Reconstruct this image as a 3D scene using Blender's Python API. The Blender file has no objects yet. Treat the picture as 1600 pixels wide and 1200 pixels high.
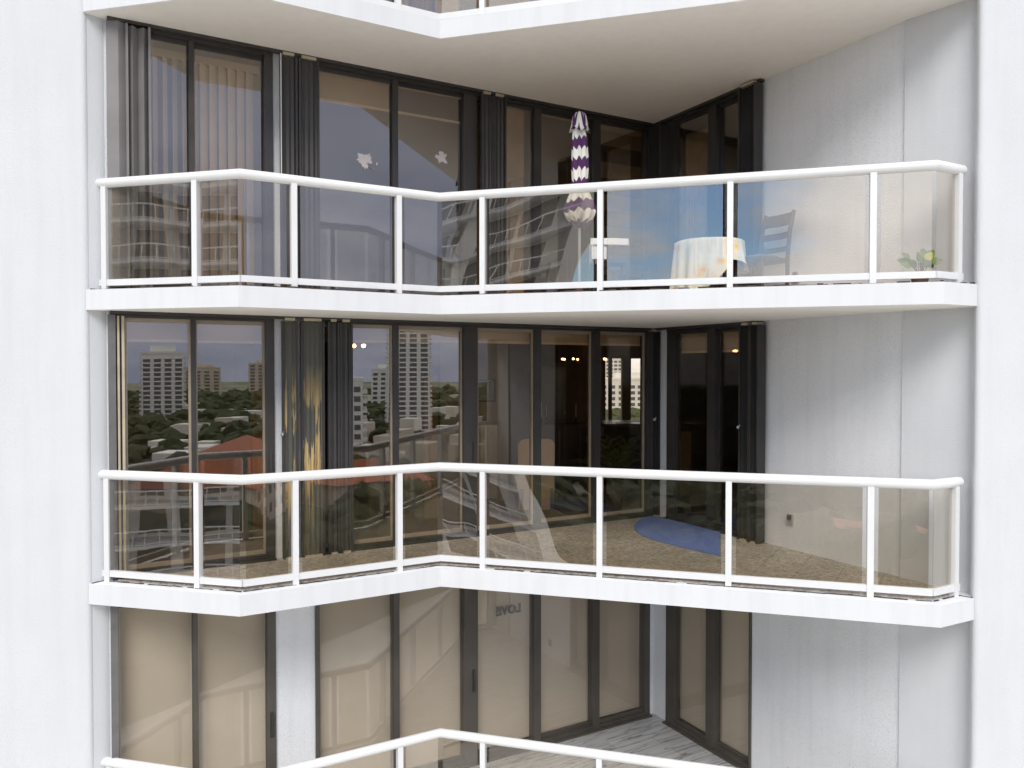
import bpy, bmesh, math, random
from mathutils import Vector, Matrix
R = math.radians
rnd = random.Random(7)
scene = bpy.context.scene
COL = scene.collection
H = 2.85            # storey height
SLAB = 0.195        # slab thickness
CEIL = H - SLAB
GROUND = -28.0

# ------------------------------------------------------------------ materials
def mat(name):
    m = bpy.data.materials.new(name); m.use_nodes = True
    nt = m.node_tree
    return m, nt, nt.nodes['Principled BSDF']

def N(nt, typ, **kw):
    n = nt.nodes.new(typ)
    for k, v in kw.items():
        if k in n.inputs.keys(): n.inputs[k].default_value = v
        else: setattr(n, k, v)
    return n

def ramp(nt, fac, stops):
    r = nt.nodes.new('ShaderNodeValToRGB')
    el = r.color_ramp.elements
    while len(el) < len(stops): el.new(0.5)
    for e, (p, c) in zip(el, stops):
        e.position = p; e.color = (*c, 1) if len(c) == 3 else c
    nt.links.new(fac, r.inputs['Fac'])
    return r.outputs['Color']

def coords(nt, scale=(1, 1, 1), kind='Object'):
    tc = nt.nodes.new('ShaderNodeTexCoord'); mp = nt.nodes.new('ShaderNodeMapping')
    mp.inputs['Scale'].default_value = scale
    nt.links.new(tc.outputs[kind], mp.inputs['Vector'])
    return mp.outputs['Vector']

def noise(nt, vec, scale, detail=4, rough=0.55):
    n = N(nt, 'ShaderNodeTexNoise', Scale=scale, Detail=detail, Roughness=rough)
    nt.links.new(vec, n.inputs['Vector'])
    return n.outputs['Fac']

def bump(nt, b, h, strength, dist):
    bn = N(nt, 'ShaderNodeBump', Strength=strength, Distance=dist)
    nt.links.new(h, bn.inputs['Height']); nt.links.new(bn.outputs['Normal'], b.inputs['Normal'])

def mul(nt, a, b, fac=1.0, mode='MULTIPLY'):
    m = nt.nodes.new('ShaderNodeMix'); m.data_type = 'RGBA'; m.blend_type = mode
    m.inputs[0].default_value = fac
    nt.links.new(a, m.inputs[6]); nt.links.new(b, m.inputs[7])
    return m.outputs[2]

def mixc(nt, fac, a, b):
    m = nt.nodes.new('ShaderNodeMix'); m.data_type = 'RGBA'
    nt.links.new(fac, m.inputs[0])
    for i, c in ((6, a), (7, b)):
        if isinstance(c, tuple): m.inputs[i].default_value = (*c, 1)
        else: nt.links.new(c, m.inputs[i])
    return m.outputs[2]

def plain(name, col, rough=0.6, metal=0.0, var=0.12, vscale=6, bmp=0.0, bscale=60, spec=0.5):
    m, nt, b = mat(name)
    v = coords(nt)
    f = noise(nt, v, vscale)
    lo = tuple(max(0, c * (1 - var)) for c in col); hi = tuple(min(1, c * (1 + var)) for c in col)
    nt.links.new(ramp(nt, f, [(0.3, lo), (0.7, hi)]), b.inputs['Base Color'])
    b.inputs['Roughness'].default_value = rough; b.inputs['Metallic'].default_value = metal
    b.inputs['Specular IOR Level'].default_value = spec
    if bmp: bump(nt, b, noise(nt, v, bscale, 3), bmp, 0.01)
    return m

def stucco(name, col, speck=0.0, bmp=0.35, streak=0.05):
    m, nt, b = mat(name)
    v = coords(nt)
    big = noise(nt, v, 1.3, 5)
    c1 = ramp(nt, big, [(0.3, tuple(c * 0.955 for c in col)), (0.7, col)])
    vs = coords(nt, (5, 5, 0.35))
    st = ramp(nt, noise(nt, vs, 1.6, 4), [(0.32, (1 - streak, 1 - streak, 1 - streak * 0.9)), (0.55, (1, 1, 1))])
    c1 = mul(nt, c1, st)
    fine = noise(nt, v, 75, 3, 0.6)
    if speck:
        sp = ramp(nt, noise(nt, v, 95, 2, 0.5), [(0.30, (1 - speck,) * 3), (0.43, (1, 1, 1))])
        patch = ramp(nt, noise(nt, v, 0.9, 3), [(0.35, (0.25, 0.25, 0.25)), (0.65, (1, 1, 1))])
        mm = nt.nodes.new('ShaderNodeMix'); mm.data_type = 'RGBA'; nt.links.new(patch, mm.inputs[0]); mm.inputs[6].default_value = (1, 1, 1, 1); nt.links.new(sp, mm.inputs[7])
        c1 = mul(nt, c1, mm.outputs[2])
    nt.links.new(c1, b.inputs['Base Color'])
    b.inputs['Roughness'].default_value = 0.85; b.inputs['Specular IOR Level'].default_value = 0.25
    bump(nt, b, fine, bmp, 0.012)
    return m

def glass(name, tint, r, wave=0.02, wscale=1.4, rough=0.0, twist=0.0):
    m, nt, b = mat(name)
    nt.nodes.remove(b)
    out = nt.nodes['Material Output']
    tr = N(nt, 'ShaderNodeBsdfTransparent', Color=(*tint, 1))
    gl = N(nt, 'ShaderNodeBsdfGlossy', Color=(1, 1, 1, 1), Roughness=rough)
    lw = N(nt, 'ShaderNodeLayerWeight', Blend=0.5)          # facing = 1 - |cos|
    pw = N(nt, 'ShaderNodeMath', operation='POWER'); pw.inputs[1].default_value = 4.5; nt.links.new(lw.outputs['Facing'], pw.inputs[0])
    ad = N(nt, 'ShaderNodeMath', operation='MULTIPLY_ADD'); ad.inputs[1].default_value = 1 - r; ad.inputs[2].default_value = r; ad.use_clamp = True
    nt.links.new(pw.outputs[0], ad.inputs[0])
    mx = nt.nodes.new('ShaderNodeMixShader')
    nt.links.new(ad.outputs[0], mx.inputs[0]); nt.links.new(tr.outputs[0], mx.inputs[1]); nt.links.new(gl.outputs[0], mx.inputs[2])
    v = coords(nt, (1, 1, 0.6))
    if twist:                                               # slightly twisted sheet: the normal turns with height
        bn = N(nt, 'ShaderNodeBump', Strength=1.0, Distance=1.0)
        sx = nt.nodes.new('ShaderNodeSeparateXYZ'); nt.links.new(coords(nt), sx.inputs[0])
        xz = N(nt, 'ShaderNodeMath', operation='MULTIPLY'); nt.links.new(sx.outputs['X'], xz.inputs[0]); nt.links.new(sx.outputs['Z'], xz.inputs[1])
        a = N(nt, 'ShaderNodeMath', operation='MULTIPLY'); a.inputs[1].default_value = twist; nt.links.new(xz.outputs[0], a.inputs[0])
        h = N(nt, 'ShaderNodeMath', operation='MULTIPLY_ADD'); h.inputs[1].default_value = wave * 0.25; nt.links.new(noise(nt, v, wscale, 1, 0.4), h.inputs[0]); nt.links.new(a.outputs[0], h.inputs[2])
        nt.links.new(h.outputs[0], bn.inputs['Height'])
    else:
        bn = N(nt, 'ShaderNodeBump', Strength=wave, Distance=0.25)
        nt.links.new(noise(nt, v, wscale, 1, 0.4), bn.inputs['Height'])
    nt.links.new(bn.outputs['Normal'], gl.inputs['Normal'])
    nt.links.new(mx.outputs[0], out.inputs['Surface'])
    return m

M = {}
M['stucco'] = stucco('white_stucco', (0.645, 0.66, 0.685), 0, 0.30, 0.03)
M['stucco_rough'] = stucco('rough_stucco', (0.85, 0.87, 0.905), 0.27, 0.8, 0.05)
M['edge'] = stucco('painted_slab_edge', (0.70, 0.71, 0.73), 0, 0.10, 0.05)
M['soffit'] = stucco('beige_soffit', (0.84, 0.82, 0.78), 0, 0.10, 0.03)
M['white'] = plain('white_rail_paint', (0.73, 0.735, 0.74), 0.32, 0, 0.02)
M['frame'] = plain('bronze_frame', (0.046, 0.042, 0.040), 0.38, 0.0, 0.2, 3)
M['frame_low'] = plain('brown_frame', (0.085, 0.076, 0.066), 0.4, 0.0, 0.15, 3)
M['frame_tan'] = plain('tan_frame', (0.36, 0.30, 0.23), 0.45, 0, 0.1)
M['track'] = plain('grey_track', (0.16, 0.155, 0.155), 0.45, 0.2, 0.15)
M['shutter'] = plain('dark_shutter', (0.046, 0.043, 0.043), 0.5, 0, 0.25, 2)
M['shutter_grey'] = plain('grey_shutter', (0.20, 0.19, 0.19), 0.5, 0, 0.15, 2)
M['bracket'] = plain('tan_bracket', (0.50, 0.43, 0.31), 0.5)
M['steel'] = plain('steel', (0.55, 0.55, 0.55), 0.3, 0.8)
M['glass_rail'] = glass('rail_glass', (0.90, 0.868, 0.815), 0.125, 0.018, 1.1)
M['glass_twist'] = glass('rail_glass_twisted', (0.90, 0.868, 0.815), 0.125, 0.024, 1.1, 0.0, 0.022)
M['glass_untwist'] = glass('rail_glass_counter_twisted', (0.90, 0.868, 0.815), 0.125, 0.030, 1.3, 0.0, -0.03)
M['glass_up'] = glass('window_glass_upper', (0.86, 0.81, 0.74), 0.15, 0.006, 0.8)
M['glass_mid'] = glass('window_glass_middle', (0.84, 0.78, 0.70), 0.19, 0.006, 0.8)
M['glass_clear'] = glass('window_glass_clear', (0.90, 0.84, 0.76), 0.06, 0.006, 0.8)
M['glass_low'] = glass('window_glass_lower', (0.945, 0.935, 0.912), 0.055, 0.01, 0.8)
M['shade'] = plain('beige_shade', (0.60, 0.535, 0.46), 0.9, 0, 0.03, 2, 0.15, 300)
M['shade_tan'] = plain('tan_shade', (0.50, 0.40, 0.26), 0.9, 0, 0.05, 3)
M['shade_bar'] = plain('cream_bar', (0.85, 0.74, 0.61), 0.6)
M['shade_dark'] = plain('dark_shade', (0.10, 0.09, 0.075), 0.9)
M['vane'] = plain('blind_vane', (0.80, 0.70, 0.52), 0.8, 0, 0.06)
M['curtain'] = plain('curtain', (0.60, 0.48, 0.33), 0.9)
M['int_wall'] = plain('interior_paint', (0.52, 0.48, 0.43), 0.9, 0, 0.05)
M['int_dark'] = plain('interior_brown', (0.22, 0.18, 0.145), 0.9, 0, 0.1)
M['int_red'] = plain('interior_red_brown', (0.27, 0.165, 0.12), 0.8, 0, 0.15, 2)
M['int_floor'] = plain('interior_tile', (0.17, 0.12, 0.085), 0.35, 0, 0.2)
M['sticker'] = plain('pale_sticker', (0.70, 0.655, 0.655), 0.6, 0, 0.03)
M['wood_dark'] = plain('dark_wood', (0.075, 0.058, 0.055), 0.4, 0, 0.25, 8)
M['wood_amber'] = plain('amber_wood', (0.34, 0.145, 0.03), 0.45, 0, 0.2, 4)
M['cushion'] = plain('blue_grey_cushion', (0.10, 0.13, 0.20), 0.9)
M['plastic'] = plain('white_plastic', (0.82, 0.83, 0.85), 0.35, 0, 0.02)
M['pot'] = plain('brown_pot', (0.12, 0.075, 0.06), 0.7)
M['leaf'] = plain('plant_leaf', (0.13, 0.24, 0.05), 0.45, 0, 0.35, 12)
M['leaf_y'] = plain('yellow_leaf', (0.50, 0.52, 0.06), 0.45, 0, 0.25, 12)
M['palm'] = plain('palm_leaf', (0.10, 0.15, 0.055), 0.5, 0, 0.3)
M['tan_up'] = plain('tan_upholstery', (0.74, 0.57, 0.39), 0.85, 0, 0.06)
M['outlet'] = plain('outlet_grey', (0.45, 0.43, 0.41), 0.5)
M['outlet_dark'] = plain('outlet_dark', (0.10, 0.10, 0.12), 0.5)
M['grime_shadow'] = plain('grime_shadow', (0.050, 0.040, 0.036), 0.95, 0, 0.5, 25)
M['rust'] = plain('rust_grime', (0.17, 0.075, 0.05), 0.95, 0, 0.4, 25)
M['paper'] = plain('paper', (0.85, 0.85, 0.83), 0.7, 0, 0.02)
M['art'] = plain('faded_print', (0.42, 0.46, 0.50), 0.7, 0, 0.15, 5)
M['letters'] = plain('grey_letters', (0.16, 0.15, 0.14), 0.7)
M['house_wall'] = plain('house_wall', (0.58, 0.52, 0.44), 0.85, 0, 0.08, 0.2)
M['tower_white'] = plain('tower_white', (0.72, 0.72, 0.70), 0.8, 0, 0.06, 0.05)
M['tower_tan'] = plain('tower_tan', (0.55, 0.47, 0.38), 0.8, 0, 0.06, 0.05)
M['win_dark'] = plain('far_window', (0.11, 0.115, 0.12), 0.2)
M['wing_wall'] = plain('wing_stucco', (0.80, 0.79, 0.77), 0.85, 0, 0.06, 0.3)
M['bark'] = plain('bark', (0.11, 0.085, 0.06), 0.9)

def two_tone(name, fn):
    m, nt, b = mat(name); fn(nt, b); return m

def f_tan_tile(nt, b):
    v = coords(nt)
    a = ramp(nt, noise(nt, v, 26, 5, 0.7), [(0.32, (0.24, 0.21, 0.17)), (0.5, (0.48, 0.44, 0.38)), (0.68, (0.68, 0.64, 0.57))])
    big = ramp(nt, noise(nt, v, 2.2, 3), [(0.3, (0.80, 0.80, 0.80)), (0.7, (1.05, 1.0, 0.95))])
    c = mul(nt, a, big)
    br = N(nt, 'ShaderNodeTexBrick', Scale=2.6)
    br.offset = 0.0
    br.inputs['Color1'].default_value = br.inputs['Color2'].default_value = (1, 1, 1, 1)
    br.inputs['Mortar'].default_value = (0.66, 0.62, 0.58, 1)
    br.inputs['Mortar Size'].default_value = 0.012; br.inputs['Brick Width'].default_value = 1.0; br.inputs['Row Height'].default_value = 1.0
    mp = nt.nodes.new('ShaderNodeMapping'); mp.inputs['Rotation'].default_value = (0, 0, R(30)); nt.links.new(v, mp.inputs[0])
    nt.links.new(mp.outputs[0], br.inputs['Vector'])
    nt.links.new(mul(nt, c, br.outputs['Color']), b.inputs['Base Color'])
    b.inputs['Roughness'].default_value = 0.55
M['tile_tan'] = two_tone('tan_stone_tile', f_tan_tile)

def f_grey_plank(nt, b):
    tc = nt.nodes.new('ShaderNodeTexCoord')
    mp = nt.nodes.new('ShaderNodeMapping'); mp.inputs['Rotation'].default_value = (0, 0, R(-32)); nt.links.new(tc.outputs['Object'], mp.inputs[0])
    m2 = nt.nodes.new('ShaderNodeMapping'); m2.inputs['Scale'].default_value = (0.55, 5.5, 1); nt.links.new(mp.outputs[0], m2.inputs[0])
    base = ramp(nt, noise(nt, m2.outputs[0], 2.0, 5, 0.6), [(0.3, (0.42, 0.43, 0.44)), (0.7, (0.60, 0.61, 0.62))])
    w = ramp(nt, noise(nt, m2.outputs[0], 1.7, 3, 0.55), [(0.475, (1, 1, 1)), (0.505, (0.40, 0.40, 0.43)), (0.54, (1, 1, 1))])
    br = N(nt, 'ShaderNodeTexBrick', Scale=1.0)
    br.inputs['Color1'].default_value = (1, 1, 1, 1); br.inputs['Color2'].default_value = (0.86, 0.86, 0.87, 1)
    br.inputs['Mortar'].default_value = (0.5, 0.5, 0.5, 1); br.inputs['Mortar Size'].default_value = 0.004
    br.inputs['Brick Width'].default_value = 1.2; br.inputs['Row Height'].default_value = 0.2
    nt.links.new(mp.outputs[0], br.inputs['Vector'])
    nt.links.new(mul(nt, mul(nt, base, w), br.outputs['Color']), b.inputs['Base Color'])
    b.inputs['Roughness'].default_value = 0.4
M['tile_grey'] = two_tone('grey_wood_tile', f_grey_plank)
M['tile_red'] = plain('red_brown_tile', (0.52, 0.40, 0.33), 0.5, 0, 0.25, 8)

def f_peel(nt, b):
    v = coords(nt, (24, 24, 1.1))
    v2 = coords(nt)
    n1 = noise(nt, v, 1.0, 5, 0.6)
    n2 = noise(nt, v2, 1.7, 2)
    ad = N(nt, 'ShaderNodeMath', operation='MULTIPLY_ADD'); ad.inputs[1].default_value = 0.8
    nt.links.new(n2, ad.inputs[0]); nt.links.new(n1, ad.inputs[2])
    mask = ramp(nt, ad.outputs[0], [(0.875, (0, 0, 0)), (0.90, (1, 1, 1))])
    sep = nt.nodes.new('ShaderNodeSeparateXYZ'); nt.links.new(v2, sep.inputs[0])
    zr = N(nt, 'ShaderNodeMapRange'); zr.inputs['From Min'].default_value = 2.15; zr.inputs['From Max'].default_value = 1.5
    nt.links.new(sep.outputs['Z'], zr.inputs['Value'])
    mk = N(nt, 'ShaderNodeMath', operation='MULTIPLY')
    zl = N(nt, 'ShaderNodeMapRange'); zl.inputs['From Min'].default_value = 0.35; zl.inputs['From Max'].default_value = 1.0; zl.inputs['To Min'].default_value = 0.15
    nt.links.new(sep.outputs['Z'], zl.inputs['Value'])
    m0 = N(nt, 'ShaderNodeMath', operation='MULTIPLY'); nt.links.new(zr.outputs[0], m0.inputs[0]); nt.links.new(zl.outputs[0], m0.inputs[1])
    nt.links.new(mask, mk.inputs[0]); nt.links.new(m0.outputs[0], mk.inputs[1])
    under = ramp(nt, noise(nt, v, 2.0, 3), [(0.3, (0.46, 0.26, 0.07)), (0.6, (0.56, 0.42, 0.19))])
    nt.links.new(mixc(nt, mk.outputs[0], (0.088, 0.088, 0.076), under), b.inputs['Base Color'])
    b.inputs['Roughness'].default_value = 0.55
M['peel'] = two_tone('peeling_shutter_paint', f_peel)

def f_floral(nt, b):
    v = coords(nt)
    vo = N(nt, 'ShaderNodeTexVoronoi', Scale=5.5); nt.links.new(v, vo.inputs['Vector'])
    flower = ramp(nt, vo.outputs['Distance'], [(0.0, (0.75, 0.22, 0.04)), (0.16, (0.85, 0.48, 0.06)), (0.30, (0.80, 0.70, 0.42)), (0.42, (0.80, 0.77, 0.64))])
    sel = ramp(nt, noise(nt, v, 4.0, 2), [(0.48, (0, 0, 0)), (0.56, (1, 1, 1))])
    vs = coords(nt, (1, 1, 0.02))
    stripe = ramp(nt, noise(nt, vs, 30, 2), [(0.35, (0.66, 0.62, 0.46)), (0.65, (0.82, 0.80, 0.70))])
    nt.links.new(mixc(nt, sel, stripe, flower), b.inputs['Base Color'])
    b.inputs['Roughness'].default_value = 0.9
M['floral'] = two_tone('floral_cloth', f_floral)

def chevron(name, ribs, period, amp, phase):
    def fn(nt, b):
        tc = nt.nodes.new('ShaderNodeTexCoord'); s = nt.nodes.new('ShaderNodeSeparateXYZ'); nt.links.new(tc.outputs['Object'], s.inputs[0])
        at = N(nt, 'ShaderNodeMath', operation='ARCTAN2'); nt.links.new(s.outputs['Y'], at.inputs[0]); nt.links.new(s.outputs['X'], at.inputs[1])
        k = N(nt, 'ShaderNodeMath', operation='MULTIPLY_ADD'); k.inputs[1].default_value = ribs / (2 * math.pi); k.inputs[2].default_value = ribs + phase
        nt.links.new(at.outputs[0], k.inputs[0])
        pp = N(nt, 'ShaderNodeMath', operation='PINGPONG'); pp.inputs[1].default_value = 0.5; nt.links.new(k.outputs[0], pp.inputs[0])
        z = N(nt, 'ShaderNodeMath', operation='MULTIPLY_ADD'); z.inputs[1].default_value = amp
        nt.links.new(pp.outputs[0], z.inputs[0]); zo = N(nt, 'ShaderNodeMath', operation='ADD'); zo.inputs[1].default_value = 0.04; nt.links.new(s.outputs['Z'], zo.inputs[0]); nt.links.new(zo.outputs[0], z.inputs[2])
        d = N(nt, 'ShaderNodeMath', operation='DIVIDE'); d.inputs[1].default_value = period; nt.links.new(z.outputs[0], d.inputs[0])
        fr = N(nt, 'ShaderNodeMath', operation='FRACT'); nt.links.new(d.outputs[0], fr.inputs[0])
        gt = N(nt, 'ShaderNodeMath', operation='GREATER_THAN'); gt.inputs[1].default_value = 0.5; nt.links.new(fr.outputs[0], gt.inputs[0])
        nt.links.new(mixc(nt, gt.outputs[0], (0.80, 0.79, 0.74), (0.085, 0.025, 0.11)), b.inputs['Base Color'])
        b.inputs['Roughness'].default_value = 0.9
    return two_tone(name, fn)
M['chevron'] = chevron('purple_chevron_canvas', 8, 0.233, 0.10, 0.2)
M['chevron_cap'] = chevron('purple_chevron_cap', 4, 0.5, 0.9, 0.1)

def f_rug(nt, b):
    v = coords(nt)
    nt.links.new(ramp(nt, noise(nt, v, 40, 4, 0.7), [(0.3, (0.10, 0.16, 0.44)), (0.7, (0.23, 0.32, 0.66))]), b.inputs['Base Color'])
    b.inputs['Roughness'].default_value = 0.95
    bump(nt, b, noise(nt, v, 120, 3), 0.5, 0.01)
M['rug'] = two_tone('blue_rug', f_rug)

def f_roof(nt, b):
    v = coords(nt)
    w = N(nt, 'ShaderNodeTexWave', Scale=1.2, Distortion=0.5); nt.links.new(v, w.inputs['Vector'])
    a = ramp(nt, w.outputs['Fac'], [(0.2, (0.26, 0.085, 0.045)), (0.8, (0.44, 0.17, 0.095))])
    c = ramp(nt, noise(nt, v, 0.6, 4), [(0.3, (0.8, 0.8, 0.8)), (0.7, (1.1, 1.05, 1))])
    nt.links.new(mul(nt, a, c), b.inputs['Base Color']); b.inputs['Roughness'].default_value = 0.8
M['roof'] = two_tone('clay_roof', f_roof)

def f_canopy(nt, b):
    v = coords(nt)
    a = ramp(nt, noise(nt, v, 0.55, 8, 0.8), [(0.3, (0.034, 0.050, 0.020)), (0.5, (0.075, 0.10, 0.038)), (0.72, (0.15, 0.165, 0.065))])
    nt.links.new(a, b.inputs['Base Color']); b.inputs['Roughness'].default_value = 0.9
    bump(nt, b, noise(nt, v, 1.6, 6, 0.75), 1.0, 1.6)
M['canopy'] = two_tone('tree_canopy', f_canopy)

def f_ground(nt, b):
    v = coords(nt)
    g = ramp(nt, noise(nt, v, 0.02, 5, 0.6), [(0.38, (0.075, 0.11, 0.035)), (0.5, (0.13, 0.15, 0.06)), (0.56, (0.22, 0.21, 0.19)), (0.66, (0.30, 0.29, 0.27))])
    nt.links.new(g, b.inputs['Base Color']); b.inputs['Roughness'].default_value = 0.95
M['ground'] = two_tone('ground', f_ground)
M['deck'] = plain('pale_concrete', (0.70, 0.665, 0.60), 0.9, 0, 0.12, 0.2)
M['asphalt'] = plain('asphalt', (0.16, 0.155, 0.15), 0.9, 0, 0.2, 0.1)
M['lawn'] = plain('lawn', (0.16, 0.22, 0.05), 0.95, 0, 0.35, 0.15)

def lamp_mat(name, col, s):
    m, nt, b = mat(name)
    b.inputs['Emission Color'].default_value = (*col, 1); b.inputs['Emission Strength'].default_value = s
    return m
M['bulb'] = lamp_mat('lit_bulb', (1.0, 0.60, 0.28), 14)

# ------------------------------------------------------------------ mesh building
class MB:
    def __init__(s): s.bm = bmesh.new(); s.mi = 0
    def face(s, vs, mi=None):
        try:
            f = s.bm.faces.new(vs); f.material_index = s.mi if mi is None else mi; return f
        except ValueError: return None
    def prism(s, poly, z0, z1, mtop=None, mbot=None):
        a = sum(poly[i][0] * poly[(i + 1) % len(poly)][1] - poly[(i + 1) % len(poly)][0] * poly[i][1] for i in range(len(poly)))
        if a < 0: poly = poly[::-1]
        lo = [s.bm.verts.new((x, y, z0)) for x, y in poly]; hi = [s.bm.verts.new((x, y, z1)) for x, y in poly]
        n = len(poly)
        s.face(lo[::-1], mbot); s.face(hi, mtop)
        for i in range(n): s.face([lo[i], lo[(i + 1) % n], hi[(i + 1) % n], hi[i]])
        return s
    def box(s, x0, x1, y0, y1, z0, z1): return s.prism([(x0, y0), (x1, y0), (x1, y1), (x0, y1)], z0, z1)
    def obox(s, c, axes, half):
        c = Vector(c); ax = [Vector(a).normalized() * h for a, h in zip(axes, half)]
        v = {}
        for i in (-1, 1):
            for j in (-1, 1):
                for k in (-1, 1): v[i, j, k] = s.bm.verts.new(c + ax[0] * i + ax[1] * j + ax[2] * k)
        for q in (((-1,-1,-1),(-1,1,-1),(1,1,-1),(1,-1,-1)), ((-1,-1,1),(1,-1,1),(1,1,1),(-1,1,1)), ((-1,-1,-1),(1,-1,-1),(1,-1,1),(-1,-1,1)),
                  ((-1,1,-1),(-1,1,1),(1,1,1),(1,1,-1)), ((-1,-1,-1),(-1,-1,1),(-1,1,1),(-1,1,-1)), ((1,-1,-1),(1,1,-1),(1,1,1),(1,-1,1))):
            s.face([v[k] for k in q])
        return s
    def bar(s, a, b, w, h=None):
        a, b = Vector(a), Vector(b); d = (b - a); L = d.length
        if L < 1e-6: return s
        d /= L; up = Vector((0, 0, 1)) if abs(d.z) < 0.95 else Vector((0, 1, 0))
        x = d.cross(up).normalized(); y = x.cross(d)
        return s.obox((a + b) / 2, (d, x, y), (L / 2, w / 2, (h or w) / 2))
    def lathe(s, prof, c=(0, 0, 0), seg=24, fn=None, cap=True):
        rings = []
        for r, z in prof:
            ring = []
            for i in range(seg):
                a = 2 * math.pi * i / seg
                rr, zz = (r, z) if fn is None else fn(r, z, a)
                ring.append(s.bm.verts.new((c[0] + rr * math.cos(a), c[1] + rr * math.sin(a), c[2] + zz)))
            rings.append(ring)
        for p, q in zip(rings, rings[1:]):
            for i in range(seg): s.face([p[i], p[(i + 1) % seg], q[(i + 1) % seg], q[i]])
        if cap: s.face(rings[0][::-1]); s.face(rings[-1])
        return s
    def tube(s, pts, r, seg=8, r2=None):
        pts = [Vector(p) for p in pts]; rings = []
        for i, p in enumerate(pts):
            d0 = (p - pts[i - 1]).normalized() if i else (pts[1] - p).normalized()
            d1 = (pts[i + 1] - p).normalized() if i < len(pts) - 1 else d0
            d = (d0 + d1).normalized()
            up = Vector((0, 0, 1)) if abs(d.z) < 0.9 else Vector((0, 1, 0))
            x = d.cross(up).normalized(); y = x.cross(d).normalized()
            k = 1 / max(0.5, d.dot(d1))
            rr = r if r2 is None else r + (r2 - r) * i / (len(pts) - 1)
            rings.append([s.bm.verts.new(p + x * math.cos(2 * math.pi * j / seg) * rr * k + y * math.sin(2 * math.pi * j / seg) * rr) for j in range(seg)])
        for p, q in zip(rings, rings[1:]):
            for i in range(seg): s.face([p[i], p[(i + 1) % seg], q[(i + 1) % seg], q[i]])
        s.face(rings[0][::-1]); s.face(rings[-1])
        return s
    def ball(s, c, r, seg=10, rings=6, sq=(1, 1, 1)):
        prof = [(max(1e-4, math.sin(math.pi * i / rings)) * r, -math.cos(math.pi * i / rings) * r) for i in range(rings + 1)]
        n0 = len(s.bm.verts); s.lathe(prof, (0, 0, 0), seg); s.bm.verts.ensure_lookup_table()
        for v in s.bm.verts[n0:]: v.co = Vector(c) + Vector((v.co.x * sq[0], v.co.y * sq[1], v.co.z * sq[2]))
        return s
    def build(s, name, mats, parent=None, bevel=0, smooth=False, loc=None, rotz=0):
        if bevel:
            es = [e for e in s.bm.edges if len(e.link_faces) == 2 and e.calc_face_angle(0) > 0.5]
            bmesh.ops.bevel(s.bm, geom=es, offset=bevel, segments=2, affect='EDGES', profile=0.6)
        bmesh.ops.recalc_face_normals(s.bm, faces=s.bm.faces)
        me = bpy.data.meshes.new(name); s.bm.to_mesh(me); s.bm.free()
        for m in (mats if isinstance(mats, (list, tuple)) else [mats]): me.materials.append(M[m])
        if smooth:
            for p in me.polygons: p.use_smooth = True
            if smooth == 'auto': me.set_sharp_from_angle(angle=R(40))
        o = bpy.data.objects.new(name, me); COL.objects.link(o)
        if parent is not None: o.parent = parent
        if loc is not None: o.location = loc
        if rotz: o.rotation_euler = (0, 0, rotz)
        return o

def tag(o, label=None, cat=None, group=None, kind=None):
    for k, v in (('label', label), ('category', cat), ('group', group), ('kind', kind)):
        if v: o[k] = v
    return o

def thing(name, label, cat, loc=(0, 0, 0), rotz=0, group=None):
    o = bpy.data.objects.new(name, None); COL.objects.link(o)
    o.location = loc; o.rotation_euler = (0, 0, rotz); o.empty_display_size = 0.2
    return tag(o, label, cat, group)

def copy_tree(o, parent=None):
    c = o.copy(); COL.objects.link(c)
    if parent is not None: c.parent = parent
    for ch in [x for x in bpy.data.objects if x.parent == o]: copy_tree(ch, c)
    return c

# ------------------------------------------------------------------ plan of the balcony bay (metres)
class Line:                                   # a wall line: t runs along it, d runs out of it towards the balcony
    def __init__(s, o, ang, side):
        s.o = Vector(o); s.u = Vector((math.cos(R(ang)), math.sin(R(ang)))); s.n = Vector((-s.u.y, s.u.x)) * side
        s.ang = R(ang)
    def p(s, t, d=0): v = s.o + s.u * t + s.n * d; return (v.x, v.y)
    def p3(s, t, d, z): v = s.o + s.u * t + s.n * d; return (v.x, v.y, z)
    def rect(s, t0, t1, d0, d1): return [s.p(t0, d0), s.p(t1, d0), s.p(t1, d1), s.p(t0, d1)]
BACK = Line((-3.986, 7.883), 30.0, -1)        # long glazed wall
SIDE = Line((2.016, 11.349), -61.5, -1)       # short wall on the other side of the inner corner
RAIL = [(-4.035, 7.857), (-2.523, 7.464), (-0.765, 8.478), (3.775, 7.155), (4.115, 7.346)]
EDGE = [(-4.10, 7.715), (-2.504, 7.325), (-0.743, 8.345), (3.778, 7.008), (4.20, 7.235)]

B = thing('apartment_building', 'white stucco apartment tower with zigzag balconies, dark framed glazing and smooth side piers', 'building', (0, 0, GROUND))
BZ = -GROUND
def put(mb, name, mats, parent=None, **kw):   # a part of the building: vertices are in world space
    o = mb.build(name, mats, parent or B, **kw)
    if parent is None: o.location = (0, 0, BZ)
    return o

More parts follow.
